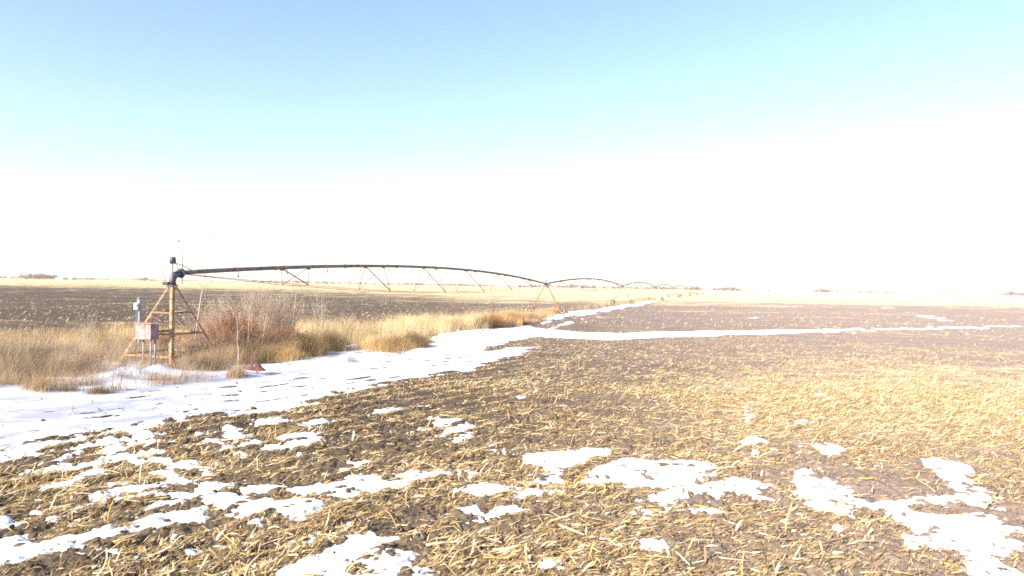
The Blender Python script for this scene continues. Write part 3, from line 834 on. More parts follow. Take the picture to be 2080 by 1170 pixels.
tag(B.build('dry_grass', M_GRASS), 'tall dry tan and brown grass growing in a strip behind the snow track', 'dry grass', kind='stuff')
print('grass verts', B.n)


def tussock(label, px, py, rad, h, n, c1, c2, cat='grass tussock', group='grass tussocks along the snow edge', name='grass_tussock', lean=.45, w=(.006, .013)):
    p = gnd(px, py); z0 = float(top_z(p[0], p[1])[0]) - .04
    B = Batch(); q = rng.normal(0, rad * .5, (n, 2)); x, y = q[:, 0], q[:, 1]
    d = np.hypot(x, y) / rad
    blades(B, x, y, U(.55, 1.0, n) * h * np.clip(1.15 - .5 * d, .35, 1.1), U(*w, n), lean, c1, c2, np.zeros(n), 4, seed_off=px)
    o = B.build(name, M_GRASS); o.location = (p[0], p[1], z0); tag(o, label, cat, group); return o


DK1, DK2 = (.15, .105, .055), (.30, .21, .11)
tussock('big dark brown grass tussock at the snow edge nearest the red shrubs', 612, 724, 1.0, 1.25, 4600, DK1, (.42, .28, .13))
tussock('dark brown bushy tussock right of the shrubs, left of a snow gap', 668, 713, .95, 1.15, 4200, DK1, DK2)
tussock('yellow edged brown tussock bulging furthest out onto the snow', 800, 716, .9, .95, 3600, (.52, .36, .17), (.36, .24, .12))
tussock('dark tussock on the right shoulder of the yellow edged tussock', 838, 706, .85, .98, 3400, DK1, (.40, .27, .14))
tussock('light golden tussock left of the yellow edged tussock', 757, 710, .8, .85, 2600, TAN1, TAN2)
tussock('low orange brown tussock at the right end of the dark clumps', 862, 698, .7, .4, 1300, (.50, .32, .15), (.40, .25, .11))
tussock('tan tussock in front of the shrubs above the rusty iron part', 545, 732, .8, .8, 2400, (.46, .33, .18), DK2)
tussock('straw coloured tussock left of the dark brown tussock', 585, 733, .7, .7, 1800, (.54, .38, .2), TAN2)
tussock('lone brown tussock standing on the snow left of the iron part', 480, 774, .34, .6, 700, (.36, .25, .15), GRY2)
tussock('grey brown tussock right of the pivot tower base', 420, 752, 1.0, .8, 2600, BRN1, GRY2)
tussock('small tuft in front of the snow drift at the left', 200, 806, .38, .42, 420, (.42, .30, .17), BRN1)
tussock('brown tuft below the drift beside the far left snow', 75, 806, .55, .5, 700, BRN1, (.42, .3, .18))
tussock('reddish tuft between the two left tufts', 140, 803, .35, .35, 320, (.40, .26, .14), BRN1)
tussock('sparse tuft in front of the drift below the tower', 322, 780, .45, .42, 320, BRN1, GRY2)
WD = ((.30, .22, .20), (.42, .30, .26))
for lb, px, py, rad, h, n in (('dark twiggy weed sticking out of the snow in front of the golden tussock', 714, 741, .32, .42, 130),
                              ('small grey weed at the right foot of the yellow edged tussock', 815, 722, .35, .35, 150),
                              ('tiny pale tuft on the open snow right of the tussocks', 900, 701, .22, .2, 120),
                              ('thin single weed stem on the snow below the yellow edged tussock', 755, 750, .03, .45, 8),
                              ('low weed sprig on the snow right of the dark twiggy weed', 780, 740, .18, .2, 40),
                              ('faint weed tuft on the snow right of the iron part', 588, 746, .2, .22, 50),
                              ('pink stemmed weed sprout at the snow edge over the left soil', 546, 850, .03, .32, 5),
                              ('short dark weed spike on the snow above the ploughed edge', 738, 757, .05, .3, 10)):
    tussock(lb, px, py, rad, h, n, WD[0], WD[1], 'weed', 'weeds poking through the snow', 'snow_weed', .3, (.006, .012))


# ------------------------------------------------------------------ shrubs and saplings
def shrub(label, px, py, w, h, nst, col1, col2, leafcol=None, nleaf=0, twigs=5, group='shrubs beside the pivot tower', r0=.007):
    p = gnd(px, py); z0 = float(top_z(p[0], p[1])[0]) - .05
    root = empty('shrub', (p[0], p[1], z0)); tag(root, label, 'shrub', group)
    n = nst; an = U(0, 2 * np.pi, n); rr_ = np.abs(rng.normal(0, .5, n)); K = 5; t = np.linspace(0, 1, K)
    bx, by = np.cos(an) * rr_ * w * .22, np.sin(an) * rr_ * w * .22
    hh = h * U(.55, 1.0, n); out = w * .50 * rr_
    X = bx[:, None] + (np.cos(an) * out)[:, None] * t ** 1.4 + rng.normal(0, .03, (n, K)) * t; Y = by[:, None] + (np.sin(an) * out)[:, None] * t ** 1.4 + rng.normal(0, .03, (n, K)) * t
    P = np.stack([X, Y, hh[:, None] * t + 0 * X], -1)
    m = U(0, 1, (n, 1)); cs = (np.array(col1) * (1 - m) + np.array(col2) * m)
    B = Batch(); B.tubes(P, r0 * np.linspace(1, .35, K)[None] * U(.7, 1.2, (n, 1)), cs, 4); B.build('stems', M_TWIG, root)
    B = Batch(); nt_ = n * twigs; k = np.repeat(np.arange(n), twigs); f = U(.25, .98, nt_)
    j = np.minimum((f * (K - 1)).astype(int), K - 2); fr = (f * (K - 1) - j)[:, None]
    p0 = P[k, j] * (1 - fr) + P[k, j + 1] * fr; a2 = U(0, 2 * np.pi, nt_); L_ = U(.15, .5, nt_) * h * .3
    tt = np.linspace(0, 1, 3)[None]
    PP = np.stack([p0[:, 0:1] + (np.cos(a2) * L_ * .9)[:, None] * tt, p0[:, 1:2] + (np.sin(a2) * L_ * .9)[:, None] * tt, p0[:, 2:3] + L_[:, None] * tt ** .8], -1)
    B.tubes(PP, r0 * .42 * np.linspace(1, .5, 3)[None] * np.ones((nt_, 1)), cs[k], 3, False)
    B.build('twigs', M_TWIG, root)
    if nleaf:
        B = Batch(); k = rng.integers(0, nt_, nleaf); q = PP[k, rng.integers(1, 3, nleaf)] + rng.normal(0, .05, (nleaf, 3)); q[:, 2] = np.abs(q[:, 2])
        a3 = U(0, 2 * np.pi, nleaf); dn = np.stack([np.cos(a3) * .6, np.sin(a3) * .6, -U(.2, 1, nleaf)], -1) * U(.02, .05, nleaf)[:, None]
        pts = np.stack([q, q + dn, q + dn * 1.9], 1)
        sd_ = np.stack([-np.sin(a3), np.cos(a3), U(-.4, .4, nleaf)], -1)[:, None] * np.array([.3, 1, .2])[None, :, None] * U(.008, .018, nleaf)[:, None, None]
        mm = U(0, 1, (nleaf, 1)); B.ribbons(pts, sd_, (np.array(leafcol[0]) * (1 - mm) + np.array(leafcol[1]) * mm) * U(.7, 1.2, (nleaf, 1)))
        B.build('leaves', M_GRASS, root)
    return root


RED = ((.21, .075, .05), (.36, .16, .085)); ORG = ((.28, .12, .04), (.40, .21, .08)); PALE = ((.30, .18, .14), (.42, .28, .2))
GT1, GT2 = (.34, .25, .19), (.52, .41, .31)
RT1, RT2 = (.33, .16, .09), (.45, .26, .15)
shrub('reddish shrub with pale pink top just right of the pivot tower', 425, 722, 2.6, 2.3, 110, RT2, GT2, PALE, 1800)
shrub('deep red leafy shrub, the reddest of the row', 468, 724, 2.0, 2.05, 90, RT1, RT2, RED, 5200)
shrub('orange brown shrub between the two thin white saplings', 503, 718, 1.8, 1.6, 70, RT1, RT2, ORG, 4200)
shrub('rust coloured bushy shrub at the right end of the row', 568, 716, 2.6, 1.4, 90, RT1, RT2, ((.22, .09, .05), (.36, .18, .08)), 3800)
shrub('pinkish brown shrub behind the orange brown shrub, half hidden', 535, 708, 2.4, 2.1, 90, RT2, GT2, PALE, 1500)
shrub('rusty low shrub inside the legs of the pivot tower', 335, 722, 1.8, 1.2, 60, RT1, RT2, ((.26, .11, .06), (.38, .2, .1)), 2400)
shrub('tall grey bare brush with fine twigs behind the red shrubs', 515, 703, 4.2, 3.3, 170, GT1, GT2, None, 0, 20, r0=.009)
shrub('grey bare brush behind the orange brown shrub, left of the white sapling', 566, 698, 3.6, 2.9, 130, GT1, GT2, None, 0, 18, r0=.009)
shrub('thin grey brush standing in the grass further right', 655, 682, 2.4, 2.9, 22, GT1, GT2, None, 0, 16, r0=.008)
shrub('grey bare brush directly behind the pivot tower right leg', 445, 702, 3.0, 2.8, 120, GT1, GT2, None, 0, 16, r0=.008)
shrub('dry pale weed bush at the left edge of the ploughed ground', 178, 716, 1.5, 2.1, 26, GT2, (.55, .45, .38), None, 0, 7, group='weed bushes left of the tower', r0=.006)
shrub('low pale weed bush close to the grey meter post', 232, 712, 1.4, 1.5, 22, GT2, (.55, .45, .34), None, 0, 7, group='weed bushes left of the tower', r0=.006)
shrub('dark grey brown weed bush in front of the right tower leg', 410, 742, 1.6, 1.1, 60, (.2, .15, .13), GT1, ((.26, .19, .12), (.36, .27, .18)), 1500, group='weed bushes left of the tower')


def sapling(label, px, py, top, col, lean=(0, 0), r0=.028, depth=2, nb=6, spread=.38, dark=None):
    p = gnd(px, py); z0 = float(top_z(p[0], p[1])[0]) - .05
    root = empty('sapling', (p[0], p[1], z0)); tag(root, label, 'sapling', 'bare saplings beside the pivot tower')
    K = 8; t = np.linspace(0, 1, K)
    w = rng.normal(0, .012, (K, 2)).cumsum(0) * top * .5
    P = np.stack([lean[0] * t + w[:, 0], lean[1] * t + w[:, 1], top * t], -1)
    B = Batch(); B.tubes(P[None], (r0 * (1 - .8 * t))[None], np.array([col]), 7); tr = B.build('trunk', M_TWIG, root, True)
    B = Batch(); dc = np.array(dark if dark is not None else np.array(col) * .8)
    def grow(P, r, n, lev):
        L = np.linalg.norm(P[-1] - P[0])
        for _ in range(n):
            f = random.uniform(.35, .97); j = min(int(f * (len(P) - 1)), len(P) - 2); fr = f * (len(P) - 1) - j
            p0 = P[j] * (1 - fr) + P[j + 1] * fr; d = P[j + 1] - P[j]; d = d / np.linalg.norm(d)
            an = random.uniform(0, 6.28); sdv = np.array([math.cos(an), math.sin(an), .1]); dd = d * .75 + sdv * random.uniform(.35, .75)
            dd /= np.linalg.norm(dd); l = L * random.uniform(.22, .42) * (1.25 - f * .6)
            tt = np.linspace(0, 1, 4); Q = p0 + dd * (tt * l)[:, None] + np.array([0, 0, 1]) * (tt ** 2 * l * .18)[:, None] + rng.normal(0, .02 * l, (4, 3)) * tt[:, None]
            rr_ = r * (1 - .7 * f) * .5
            B.tubes(Q[None], (np.maximum(rr_ * (1 - .6 * tt), .0035))[None], dc[None], 5)
            if lev > 0: grow(Q, rr_, random.randint(2, 4), lev - 1)
    grow(P, r0, nb, depth); B.build('branches', M_TWIG, root)
    return root


sapling('tallest pale barked sapling rising past the pipe right of the tower', 392, 722, 5.0, (.56, .42, .34), (.55, .2), .034, 2, 9, dark=(.44, .34, .29))
sapling('slim white barked sapling standing in the tan grass', 592, 690, 3.0, (.64, .52, .42), (.1, .2), .030, 2, 6)
sapling('thin white sapling in front of the deep red shrub', 483, 748, 2.1, (.62, .50, .42), (-.06, 0), .018, 1, 4)
sapling('thin pale sapling right of the orange brown shrub', 502, 726, 2.4, (.62, .50, .42), (.05, 0), .018, 2, 5)
sapling('short leaning white sapling in front of the rust coloured shrub', 530, 722, 2.1, (.66, .54, .44), (.30, 0), .020, 1, 4)
sapling('dark forked sapling rising behind the grey brush to the pipe', 548, 702, 4.0, (.34, .26, .24), (-.55, 0), .020, 2, 6)
sapling('thin grey sapling behind the truss below the pipe', 655, 684, 3.4, (.40, .33, .32), (-.1, 0), .016, 2, 6)

# ------------------------------------------------------------------ pivot tower
Y0 = 28.5
PX, PY = at(350, 600, Y0)[0], Y0
DIR = Vector((460 / F, 1, 0)).normalized(); SPAN = 58.2
HEAD = math.atan2(DIR.y, DIR.x)
PIPE_Z = 3.77
tower = empty('pivot_tower', (PX, PY, 0)); tag(tower, 'rusty four legged pivot tower standing in dry brush, pipe elbow on top', 'pivot tower')
vdir = Vector((PX, PY, 0)).normalized(); ldir = Vector((-vdir.y, vdir.x, 0))
HD, TOPZ = 2.0, 3.22
feet = [-vdir * HD, ldir * HD, vdir * HD, -ldir * HD]           # near, left, far, right
tops = [f.normalized() * .17 for f in feet]
def leg_at(i, z):
    return tops[i].lerp(feet[i], (TOPZ - z) / TOPZ) + Vector((0, 0, z))
for i in range(4):
    m = MB(); q = leg_at(i, TOPZ); p = leg_at(i, -.1); t = (q - p).normalized()
    o_ = feet[i].normalized()
    a1 = (o_ + ldir.cross(Vector((0, 0, 1))) * 0).normalized()
    side1 = (feet[(i + 1) % 4] - feet[i]).normalized(); side2 = (feet[(i - 1) % 4] - feet[i]).normalized()
    wdt = .115 if i == 0 else .09
    for sdir in (side1, side2):
        bx_ = t; by_ = (sdir - t * sdir.dot(t)).normalized(); bz_ = bx_.cross(by_)
        rot = Matrix((bx_, by_, bz_)).transposed()
        m.box((p + q) / 2 + by_ * (wdt / 2 + .003), ((q - p).length, wdt, .014), rot)
    m.build('leg', M_RUST, tower)
for z in (.42, 1.28, 2.12):
    for i in range(4):
        a1 = leg_at(i, z); b1 = leg_at((i + 1) % 4, z); d = (b1 - a1).normalized()
        m = MB(); m.angle(a1 + d * .02, b1 - d * .02, .07, .010); m.build('crossbar', M_RUST, tower)
m = MB(); m.box((0, 0, TOPZ + .02), (.36, .36, .035)); m.tube((0, 0, TOPZ + .04), (0, 0, TOPZ + .10), .18, 16); m.build('top_plate', M_DARK, tower)
m = MB(); m.tube((0, 0, .1), (0, 0, TOPZ + .0), .085, 12); m.build('riser_pipe', M_RUST, tower, True)
m = MB(); m.tube((0, 0, TOPZ - .14), (0, 0, TOPZ - .02), .13, 14); m.build('riser_flange', M_DARK, tower, True)
# elbow, swept from the riser into the span
d3 = Vector((DIR.x, DIR.y, 0)); m = MB()
ctr = Vector((0, 0, TOPZ + .10)); pts = [ctr, ctr + Vector((0, 0, .10))]
Rb = .33
for k in range(1, 8):
    w = k / 7 * R(78); pts.append(ctr + Vector((0, 0, .10)) + Vector((0, 0, Rb * math.sin(w))) + d3 * (Rb * (1 - math.cos(w))))
pts.append(pts[-1] + (d3 * .97 + Vector((0, 0, .2))).normalized() * .16)
m.path(pts, .135, 16); m.build('elbow', M_DARK, tower, True)
m = MB(); e1 = pts[-1]; m.tube(e1 + d3 * -.02, e1 + d3 * .06, .205, 16); m.build('elbow_flange', M_DARK, tower, True)
m = MB(); m.box((ldir * .24 + Vector((0, 0, TOPZ + .12))), (.22, .18, .14)); m.build('bearing_lug', M_DARK, tower, bevel=.01)
CZ = 4.16
m = MB()
m.path([(0, 0, CZ), (0, 0, CZ + .02), (0, 0, CZ + .20), (0, 0, CZ + .265), (0, 0, CZ + .29)], [.10, .122, .122, .10, .05], 16); m.build('collector_cap', M_DARK, tower, True)
m = MB(); m.tube((0, 0, TOPZ + .42), (0, 0, CZ), .022, 8); m.build('cap_post', M_DARK, tower)
def cable(pts, r, nm='cable'):
    m = MB(); P = [Vector(p) for p in pts]; out = []
    for i in range(len(P) - 1):
        p0, p1, p2, p3 = P[max(i - 1, 0)], P[i], P[i + 1], P[min(i + 2, len(P) - 1)]
        for k in range(6):
            t = k / 6; out.append(.5 * ((2 * p1) + (p2 - p0) * t + (2 * p0 - 5 * p1 + 4 * p2 - p3) * t * t + (3 * p1 - p0 - 3 * p2 + p3) * t ** 3))
    out.append(P[-1]); m.path(out, r, 6); m.build(nm, M_DARK, tower, True)
V3 = lambda a, b, z: tuple(d3 * a + ldir * b + Vector((0, 0, z)))
cable([V3(0, 0, CZ + .05), V3(.25, 0, CZ + .0), V3(.55, 0, CZ - .05), V3(.9, 0, CZ - .20), V3(1.25, 0, PIPE_Z + .12)], .016)
cable([V3(-.02, .03, CZ + .02), V3(-.05, .22, CZ - .15), V3(-.05, .30, CZ - .45), V3(0, .24, TOPZ + .2)], .009)
cable([V3(.05, 0, CZ + .03), V3(.22, 0, CZ - .05), V3(.30, 0, PIPE_Z + .1)], .012)
m = MB(); m.tube(V3(.52, 0, PIPE_Z - .45), V3(.52, 0, PIPE_Z + .35), .022, 8); m.tube(V3(.52, 0, PIPE_Z + .35), V3(.54, .0, PIPE_Z + 1.6), .016, 6, .012)
m.tube(V3(.52, 0, PIPE_Z + 1.32), V3(.40, .05, PIPE_Z + 1.34), .006, 5); m.box(V3(.38, .06, PIPE_Z + 1.34), (.06, .06, .09)); m.build('antenna_mast', M_MAST, tower)
# ladder leaning on the left-hand side
lad = MB()
def lp(u, z):       # on the near-left side plane, u from left leg to near leg
    return leg_at(1, z).lerp(leg_at(0, z), u) + Vector((0, 0, 0)) + (vdir + ldir * -.0) * .10
r1 = [lp(.20, .35), lp(.20, 2.10)]; r2 = [lp(.45, .35), lp(.45, 2.10)]
lad.tube(*r1, .017, 6); lad.tube(*r2, .017, 6); lo_ = lad.build('ladder_rails', M_STRUT, tower)
for k in range(5):
    f = (k + .5) / 5; m = MB(); m.tube(r1[0].lerp(r1[1], f), r2[0].lerp(r2[1], f), .013, 6); m.build('ladder_rung', M_STRUT, tower)

# control cabinet in front of the left leg
cc_ = at(291, 675, 26.9); cab = empty('control_cabinet', (cc_[0], cc_[1], 0)); tag(cab, 'faded red rusty control cabinet in front of the left tower leg', 'control cabinet')
fz_ = Vector((-.28, -.96, 0)).normalized(); fx_ = Vector((-fz_.y, fz_.x, 0)); cab.rotation_euler = (0, 0, math.atan2(fx_.y, fx_.x))
cz = cc_[2] + .02
m = MB(); m.box((0, .21, cz), (.74, .38, .60)); m.build('cabinet_body', M_CABD, cab, bevel=.012)  # body darker than the door: its shaded side is put into the paint
m = MB(); m.box((0, 0, cz), (.72, .035, .585)); m.build('door', M_CAB, cab, bevel=.008)
m = MB(); m.tube((.27, -.02, cz - .05), (.27, -.05, cz - .05), .012, 6); m.tube((.27, -.05, cz + .02), (.27, -.05, cz - .1), .012, 6); m.build('door_handle', M_GALV, cab)
m = MB(); m.box((0, .19, cz + .318), (.80, .48, .03)); m.build('cabinet_roof', M_CAB, cab, bevel=.006)
for xx, yy in ((.25, .12), (.25, .34), (-.18, .2)):
    m = MB(); m.tube((xx, yy, -.05), (xx, yy, cz - .30), .030, 8); m.build('stand_post', M_GALV, cab, True)

# grey meter post
mp_ = at(282, 640, 31.0); post = empty('meter_post', (mp_[0], mp_[1], 0)); tag(post, 'grey metal meter post with a white box behind the red cabinet', 'meter post')
m = MB(); m.box((0, 0, 1.30), (.135, .12, 2.62)); m.build('post', M_GALV, post, bevel=.01)
m = MB(); m.tube((0, 0, 2.61), (0, 0, 2.68), .075, 10, .06); m.build('post_cap', M_GALV, post, True)
m = MB(); m.box((-.07, -.10, 2.28), (.16, .11, .30)); m.tube((-.07, -.155, 2.33), (-.07, -.20, 2.33), .06, 12); m.build('meter_box', M_WHITE, post, bevel=.01)
m = MB(); m.tube((-.07, -.09, 2.12), (-.07, -.09, .0), .014, 6); m.build('conduit', M_GALV, post)

# ------------------------------------------------------------------ spans and wheeled towers
def make_span():
    root = empty('irrigation_span', (PX, PY, 0), HEAD)
    crown = 1.02
    def pz(s): t = s / SPAN; return PIPE_Z + crown * 4 * t * (1 - t)
    ss = np.linspace(.55, SPAN - .3, 49)
    m = MB(); m.path([(s, 0, pz(s)) for s in ss], .100, 10); m.build('water_pipe', M_PIPE, root, True)
    nodes = []
    n = 7
    drop = {1: .95, 2: 1.6, 3: 1.9, 4: 1.9, 5: 1.6, 6: .95}; wid = {1: .80, 2: 1.15, 3: 1.35, 4: 1.35, 5: 1.15, 6: .80}
    for k in range(1, n): s = SPAN * k / n; nodes.append((s, wid[k], pz(s) - drop[k]))
    for sg in (1, -1):
        m = MB(); P = [(.75, sg * .08, pz(.75) - .09)] + [(s, sg * w, z) for s, w, z in nodes] + [(SPAN - .35, sg * .12, pz(SPAN - .35) - .10)]
        for a1, b1 in zip(P[:-1], P[1:]): m.tube(a1, b1, .014, 6)
        m.build('truss_rod', M_STRUT, root)
    for k, (s, w, z) in enumerate(nodes):
        m = MB()
        for sg in (1, -1):
            for ds in (-1.15, 1.15):
                hv = ds < 0 and sg < 0
                m.angle((s + ds, sg * .05, pz(s + ds) - .09), (s, sg * w, z), .05 if hv else .024, .008)
        m.tube((s, -w, z), (s, w, z), .014, 6)
        m.build('truss_brace', M_STRUT, root)
        for ds in (1.15, -1.15):
            m = MB(); m.box((s + ds, 0, pz(s + ds) - .12), (.22, .12, .06)); m.build('brace_bracket', M_ORANGE, root)
    for k in range(1, 9):
        s = SPAN * k / 9 + .2
        m = MB(); m.tube((s - .035, 0, pz(s)), (s + .035, 0, pz(s)), .125, 12); m.build('pipe_flange', M_PIPE, root, True)
    for k in range(1, 16):
        s = SPAN * k / 16; z = pz(s)
        m = MB(); m.path([(s, 0, z + .08), (s, 0, z + .16), (s + .06, -.10, z + .16), (s + .08, -.17, z + .02), (s + .08, -.18, z - .26)], .016, 6); m.tube((s + .08, -.18, z - .26), (s + .08, -.18, z - .34), .03, 8, .045)
        m.build('sprinkler', M_STRUT, root)
    return root


def make_tower():
    base = Vector((PX, PY, 0)) + d3 * SPAN
    root = empty('drive_tower', base, HEAD)
    WB = 1.95; BZ = .54
    for sg in (1, -1):
        for ds in (-.32, .32):
            m = MB(); m.angle((ds, sg * WB * .93, BZ), (ds * .4, sg * .10, PIPE_Z - .16), .062, .012); m.build('leg', M_ORANGE, root)
        m = MB()
        for f in (.3, .55): 
            y_ = sg * (WB * .93 * (1 - f) + .1 * f); z_ = BZ * (1 - f) + (PIPE_Z - .16) * f
            m.angle((-.28 * (1 - .5 * f), y_, z_), (.28 * (1 - .5 * f), y_, z_), .05, .01)
        m.build('leg_brace', M_STRUT, root)
        w = MB()
        # tyre: a torus with lugs
        me_v, me_f = [], []
        R1, R2, nu, nv = .44, .14, 40, 12
        for i in range(nu):
            for j in range(nv):
                a_, b_ = 2 * math.pi * i / nu, 2 * math.pi * j / nv
                lug = .028 if (i % 2 == 0 and math.cos(b_) > .35) else 0
                rr_ = R1 + (R2 + lug) * math.cos(b_) * .9
                w.v.append(Vector((.0 + (R2) * math.sin(b_) * .85, sg * WB + rr_ * math.cos(a_), BZ + .02 + rr_ * math.sin(a_))))
        for i in range(nu):
            for j in range(nv):
                i2, j2 = (i + 1) % nu, (j + 1) % nv
                w.f.append((i * nv + j, i2 * nv + j, i2 * nv + j2, i * nv + j2))
        ty = w.build('wheel', M_TYRE, root, True)
        m = MB(); m.path([(0, sg * WB + .33 * math.cos(2 * math.pi * q / 20), BZ + .02 + .33 * math.sin(2 * math.pi * q / 20)) for q in range(21)], .045, 6)
        for q in range(6): m.tube((0, sg * WB, BZ + .02), (0, sg * WB + .31 * math.cos(q * math.pi / 3), BZ + .02 + .31 * math.sin(q * math.pi / 3)), .035, 6)
        m.tube((-.13, sg * WB, BZ + .02), (.13, sg * WB, BZ + .02), .09, 12); m.build('rim', M_RIM, ty, True)
        m = MB(); m.box((.22, sg * WB, BZ + .02), (.22, .26, .30)); m.build('gearbox', M_DARK, root, bevel=.02)
    m = MB(); m.box((-.30, 0, BZ), (.12, WB * 1.86, .12)); m.build('base_beam', M_STRUT, root)
    m = MB(); m.box((.30, 0, BZ), (.06, WB * 1.86, .08)); m.build('drive_shaft', M_GALV, root)
    m = MB(); m.tube((-.22, 0, PIPE_Z - .04), (.22, 0, PIPE_Z - .04), .135, 12); m.build('flex_joint', M_DARK, root, True)
    m = MB(); m.box((-.12, 0, PIPE_Z + .26), (.20, .18, .34)); m.tube((-.12, 0, PIPE_Z + .43), (-.12, 0, PIPE_Z + .72), .02, 6); m.build('control_box', M_CABD, root)
    return root


def copy_tree(o, parent=None):
    c = o.copy(); COL.objects.link(c)
    if parent: c.parent = parent
    for ch in list(o.children): copy_tree(ch, c)
    return c


ORD = ['first', 'second', 'third', 'fourth', 'fifth', 'sixth', 'seventh']
span, dtow = make_span(), make_tower()
spans, dtows = [span], [dtow]
for k in range(1, 7):
    off = d3 * (SPAN * k)
    s2 = copy_tree(span); s2.location = Vector((PX, PY, 0)) + off; spans.append(s2)
    t2 = copy_tree(dtow); t2.location = Vector((PX, PY, 0)) + d3 * SPAN + off; dtows.append(t2)
tag(spans[0], 'large near span of arched water pipe joined to the pivot tower', 'irrigation span', 'spans of the irrigation machine')
tag(dtows[0], 'orange A shaped wheeled tower nearest the pivot, standing in rusty grass', 'drive tower', 'wheeled towers of the irrigation machine')
for k in range(1, 7):
    tag(spans[k], f'{ORD[k]} arched pipe span counted from the pivot tower, smaller with distance', 'irrigation span', 'spans of the irrigation machine')
    tag(dtows[k], f'{ORD[k]} wheeled tower counted from the pivot, at the far end of the {ORD[k]} span', 'drive tower', 'wheeled towers of the irrigation machine')

# ------------------------------------------------------------------ rusty iron part in the snow
ip = gnd(512, 762); iz = float(top_z(ip[0], ip[1])[0])
iron = empty('iron_part', (ip[0], ip[1], iz)); tag(iron, 'red brown rusty iron part poking out of the snow beside the lone tussock', 'scrap iron')
m = MB()
prof = [(-.62, .30), (-.30, .26), (.0, .23), (.10, .24), (.15, .36), (.25, .36), (.33, .22), (.52, .10), (.30, .07), (.0, .09), (-.30, .16), (-.62, .26)]
b0_ = len(m.v); nP = len(prof)
for y_ in (-.09, .09):
    for x_, z_ in prof: m.v.append(Vector((x_, y_, z_)))
for i in range(nP): m.f.append((i, (i + 1) % nP, nP + (i + 1) % nP, nP + i))
m.f.append(tuple(range(nP))[::-1]); m.f.append(tuple(range(nP, 2 * nP)))
m.build('blade', M_REDIRON, iron, bevel=.012)
m = MB(); m.box((-.02, .02, .42), (.09, .06, .42)); m.build('shank', M_REDIRON, iron, bevel=.01)
m = MB(); m.tube((-.60, 0, .28), (-.98, .05, .34), .028, 8); m.build('drawbar', M_DARK, iron, True)
m = MB(); m.tube((.16, -.02, .08), (.20, -.04, -.2), .022, 8); m.build('support_rod', M_STRUT, iron, True)
m = MB(); m.tube((-.55, .05, .26), (-.55, .05, -.2), .03, 8); m.build('support_rod', M_STRUT, iron, True)

# ------------------------------------------------------------------ far things
def shed(px0, px1, py, hpx, D, label):
    a1, b1 = at(px0, py, D), at(px1, py, D); W = b1[0] - a1[0]; H = hpx * D / F
    root = empty('farm_shed', ((a1[0] + b1[0]) / 2, D, 0)); tag(root, label, 'farm shed', 'sheds on the left horizon')
    m = MB(); m.box((0, 0, H * .27), (W, 16, H * .54)); m.build('wall', M_WALL, root)
    m = MB(); zr = H * .55
    for sg in (1, -1):
        i = len(m.v)
        m.v += [Vector((-W * .52, sg * 9, zr)), Vector((W * .52, sg * 9, zr)), Vector((W * .52, 0, H)), Vector((-W * .52, 0, H)),
                Vector((-W * .52, sg * 9, zr - .3)), Vector((W * .52, sg * 9, zr - .3)), Vector((W * .52, 0, H - .3)), Vector((-W * .52, 0, H - .3))]
        for f in ((0, 1, 2, 3), (7, 6, 5, 4), (0, 4, 5, 1), (1, 5, 6, 2), (2, 6, 7, 3), (3, 7, 4, 0)): m.f.append(tuple(i + q_ for q_ in f))
    m.build('roof', M_WHITE, root)
    for q in range(3):
        m = MB(); m.box(((q - 1) * W * .28, -8.05, H * .2), (W * .1, .2, H * .38)); m.build('door', M_CABD, root)


shed(119, 133, 562, 6.0, 1150, 'shorter pale farm shed on the left horizon')
shed(134, 151, 562, 5.4, 1180, 'longer white roofed farm shed right of the shorter shed on the horizon')


def crowns(B, x, y, h, wid, n, c1, c2, size):
    """loose twiggy crowns: n clusters of faces per tree"""
    m = len(x); k = np.repeat(np.arange(m), n); N_ = len(k)
    v = rng.normal(0, 1, (N_, 3)); v /= np.linalg.norm(v, axis=1, keepdims=True); v *= U(.15, 1, (N_, 1)) ** .45
    p = np.stack([x[k] + v[:, 0] * wid[k] * .5, y[k] + v[:, 1] * wid[k] * .5, h[k] * (.55 + .45 * v[:, 2])], -1)
    p[:, 2] = np.maximum(p[:, 2], .3)
    d1 = rng.normal(0, 1, (N_, 3)); d1[:, 2] = np.abs(d1[:, 2]) + .6; d1 /= np.linalg.norm(d1, axis=1, keepdims=True); d1 *= (size * h[k] * U(.5, 1.2, N_))[:, None]
    d2 = rng.normal(0, 1, (N_, 3)); d2 = d2 - d1 * (d2 * d1).sum(1, keepdims=True) / (d1 * d1).sum(1, keepdims=True); d2 /= np.linalg.norm(d2, axis=1, keepdims=True); d2 *= (size * h[k] * .3)[:, None]
    mm = U(0, 1, (N_, 1)); B.ribbons(np.stack([p - d1, p, p + d1], 1), np.stack([d2 * .5, d2, d2 * .3], 1), (np.array(c1) * (1 - mm) + np.array(c2) * mm) * U(.7, 1.2, (N_, 1)))
    t = np.linspace(0, 1, 3)[None]
    B.tubes(np.stack([x[:, None] + 0 * t, y[:, None] + 0 * t, (h * .7)[:, None] * t], -1), (h * .025)[:, None] * (1 - .6 * t), np.tile(np.array(c1) * .7, (m, 1)), 4, False)


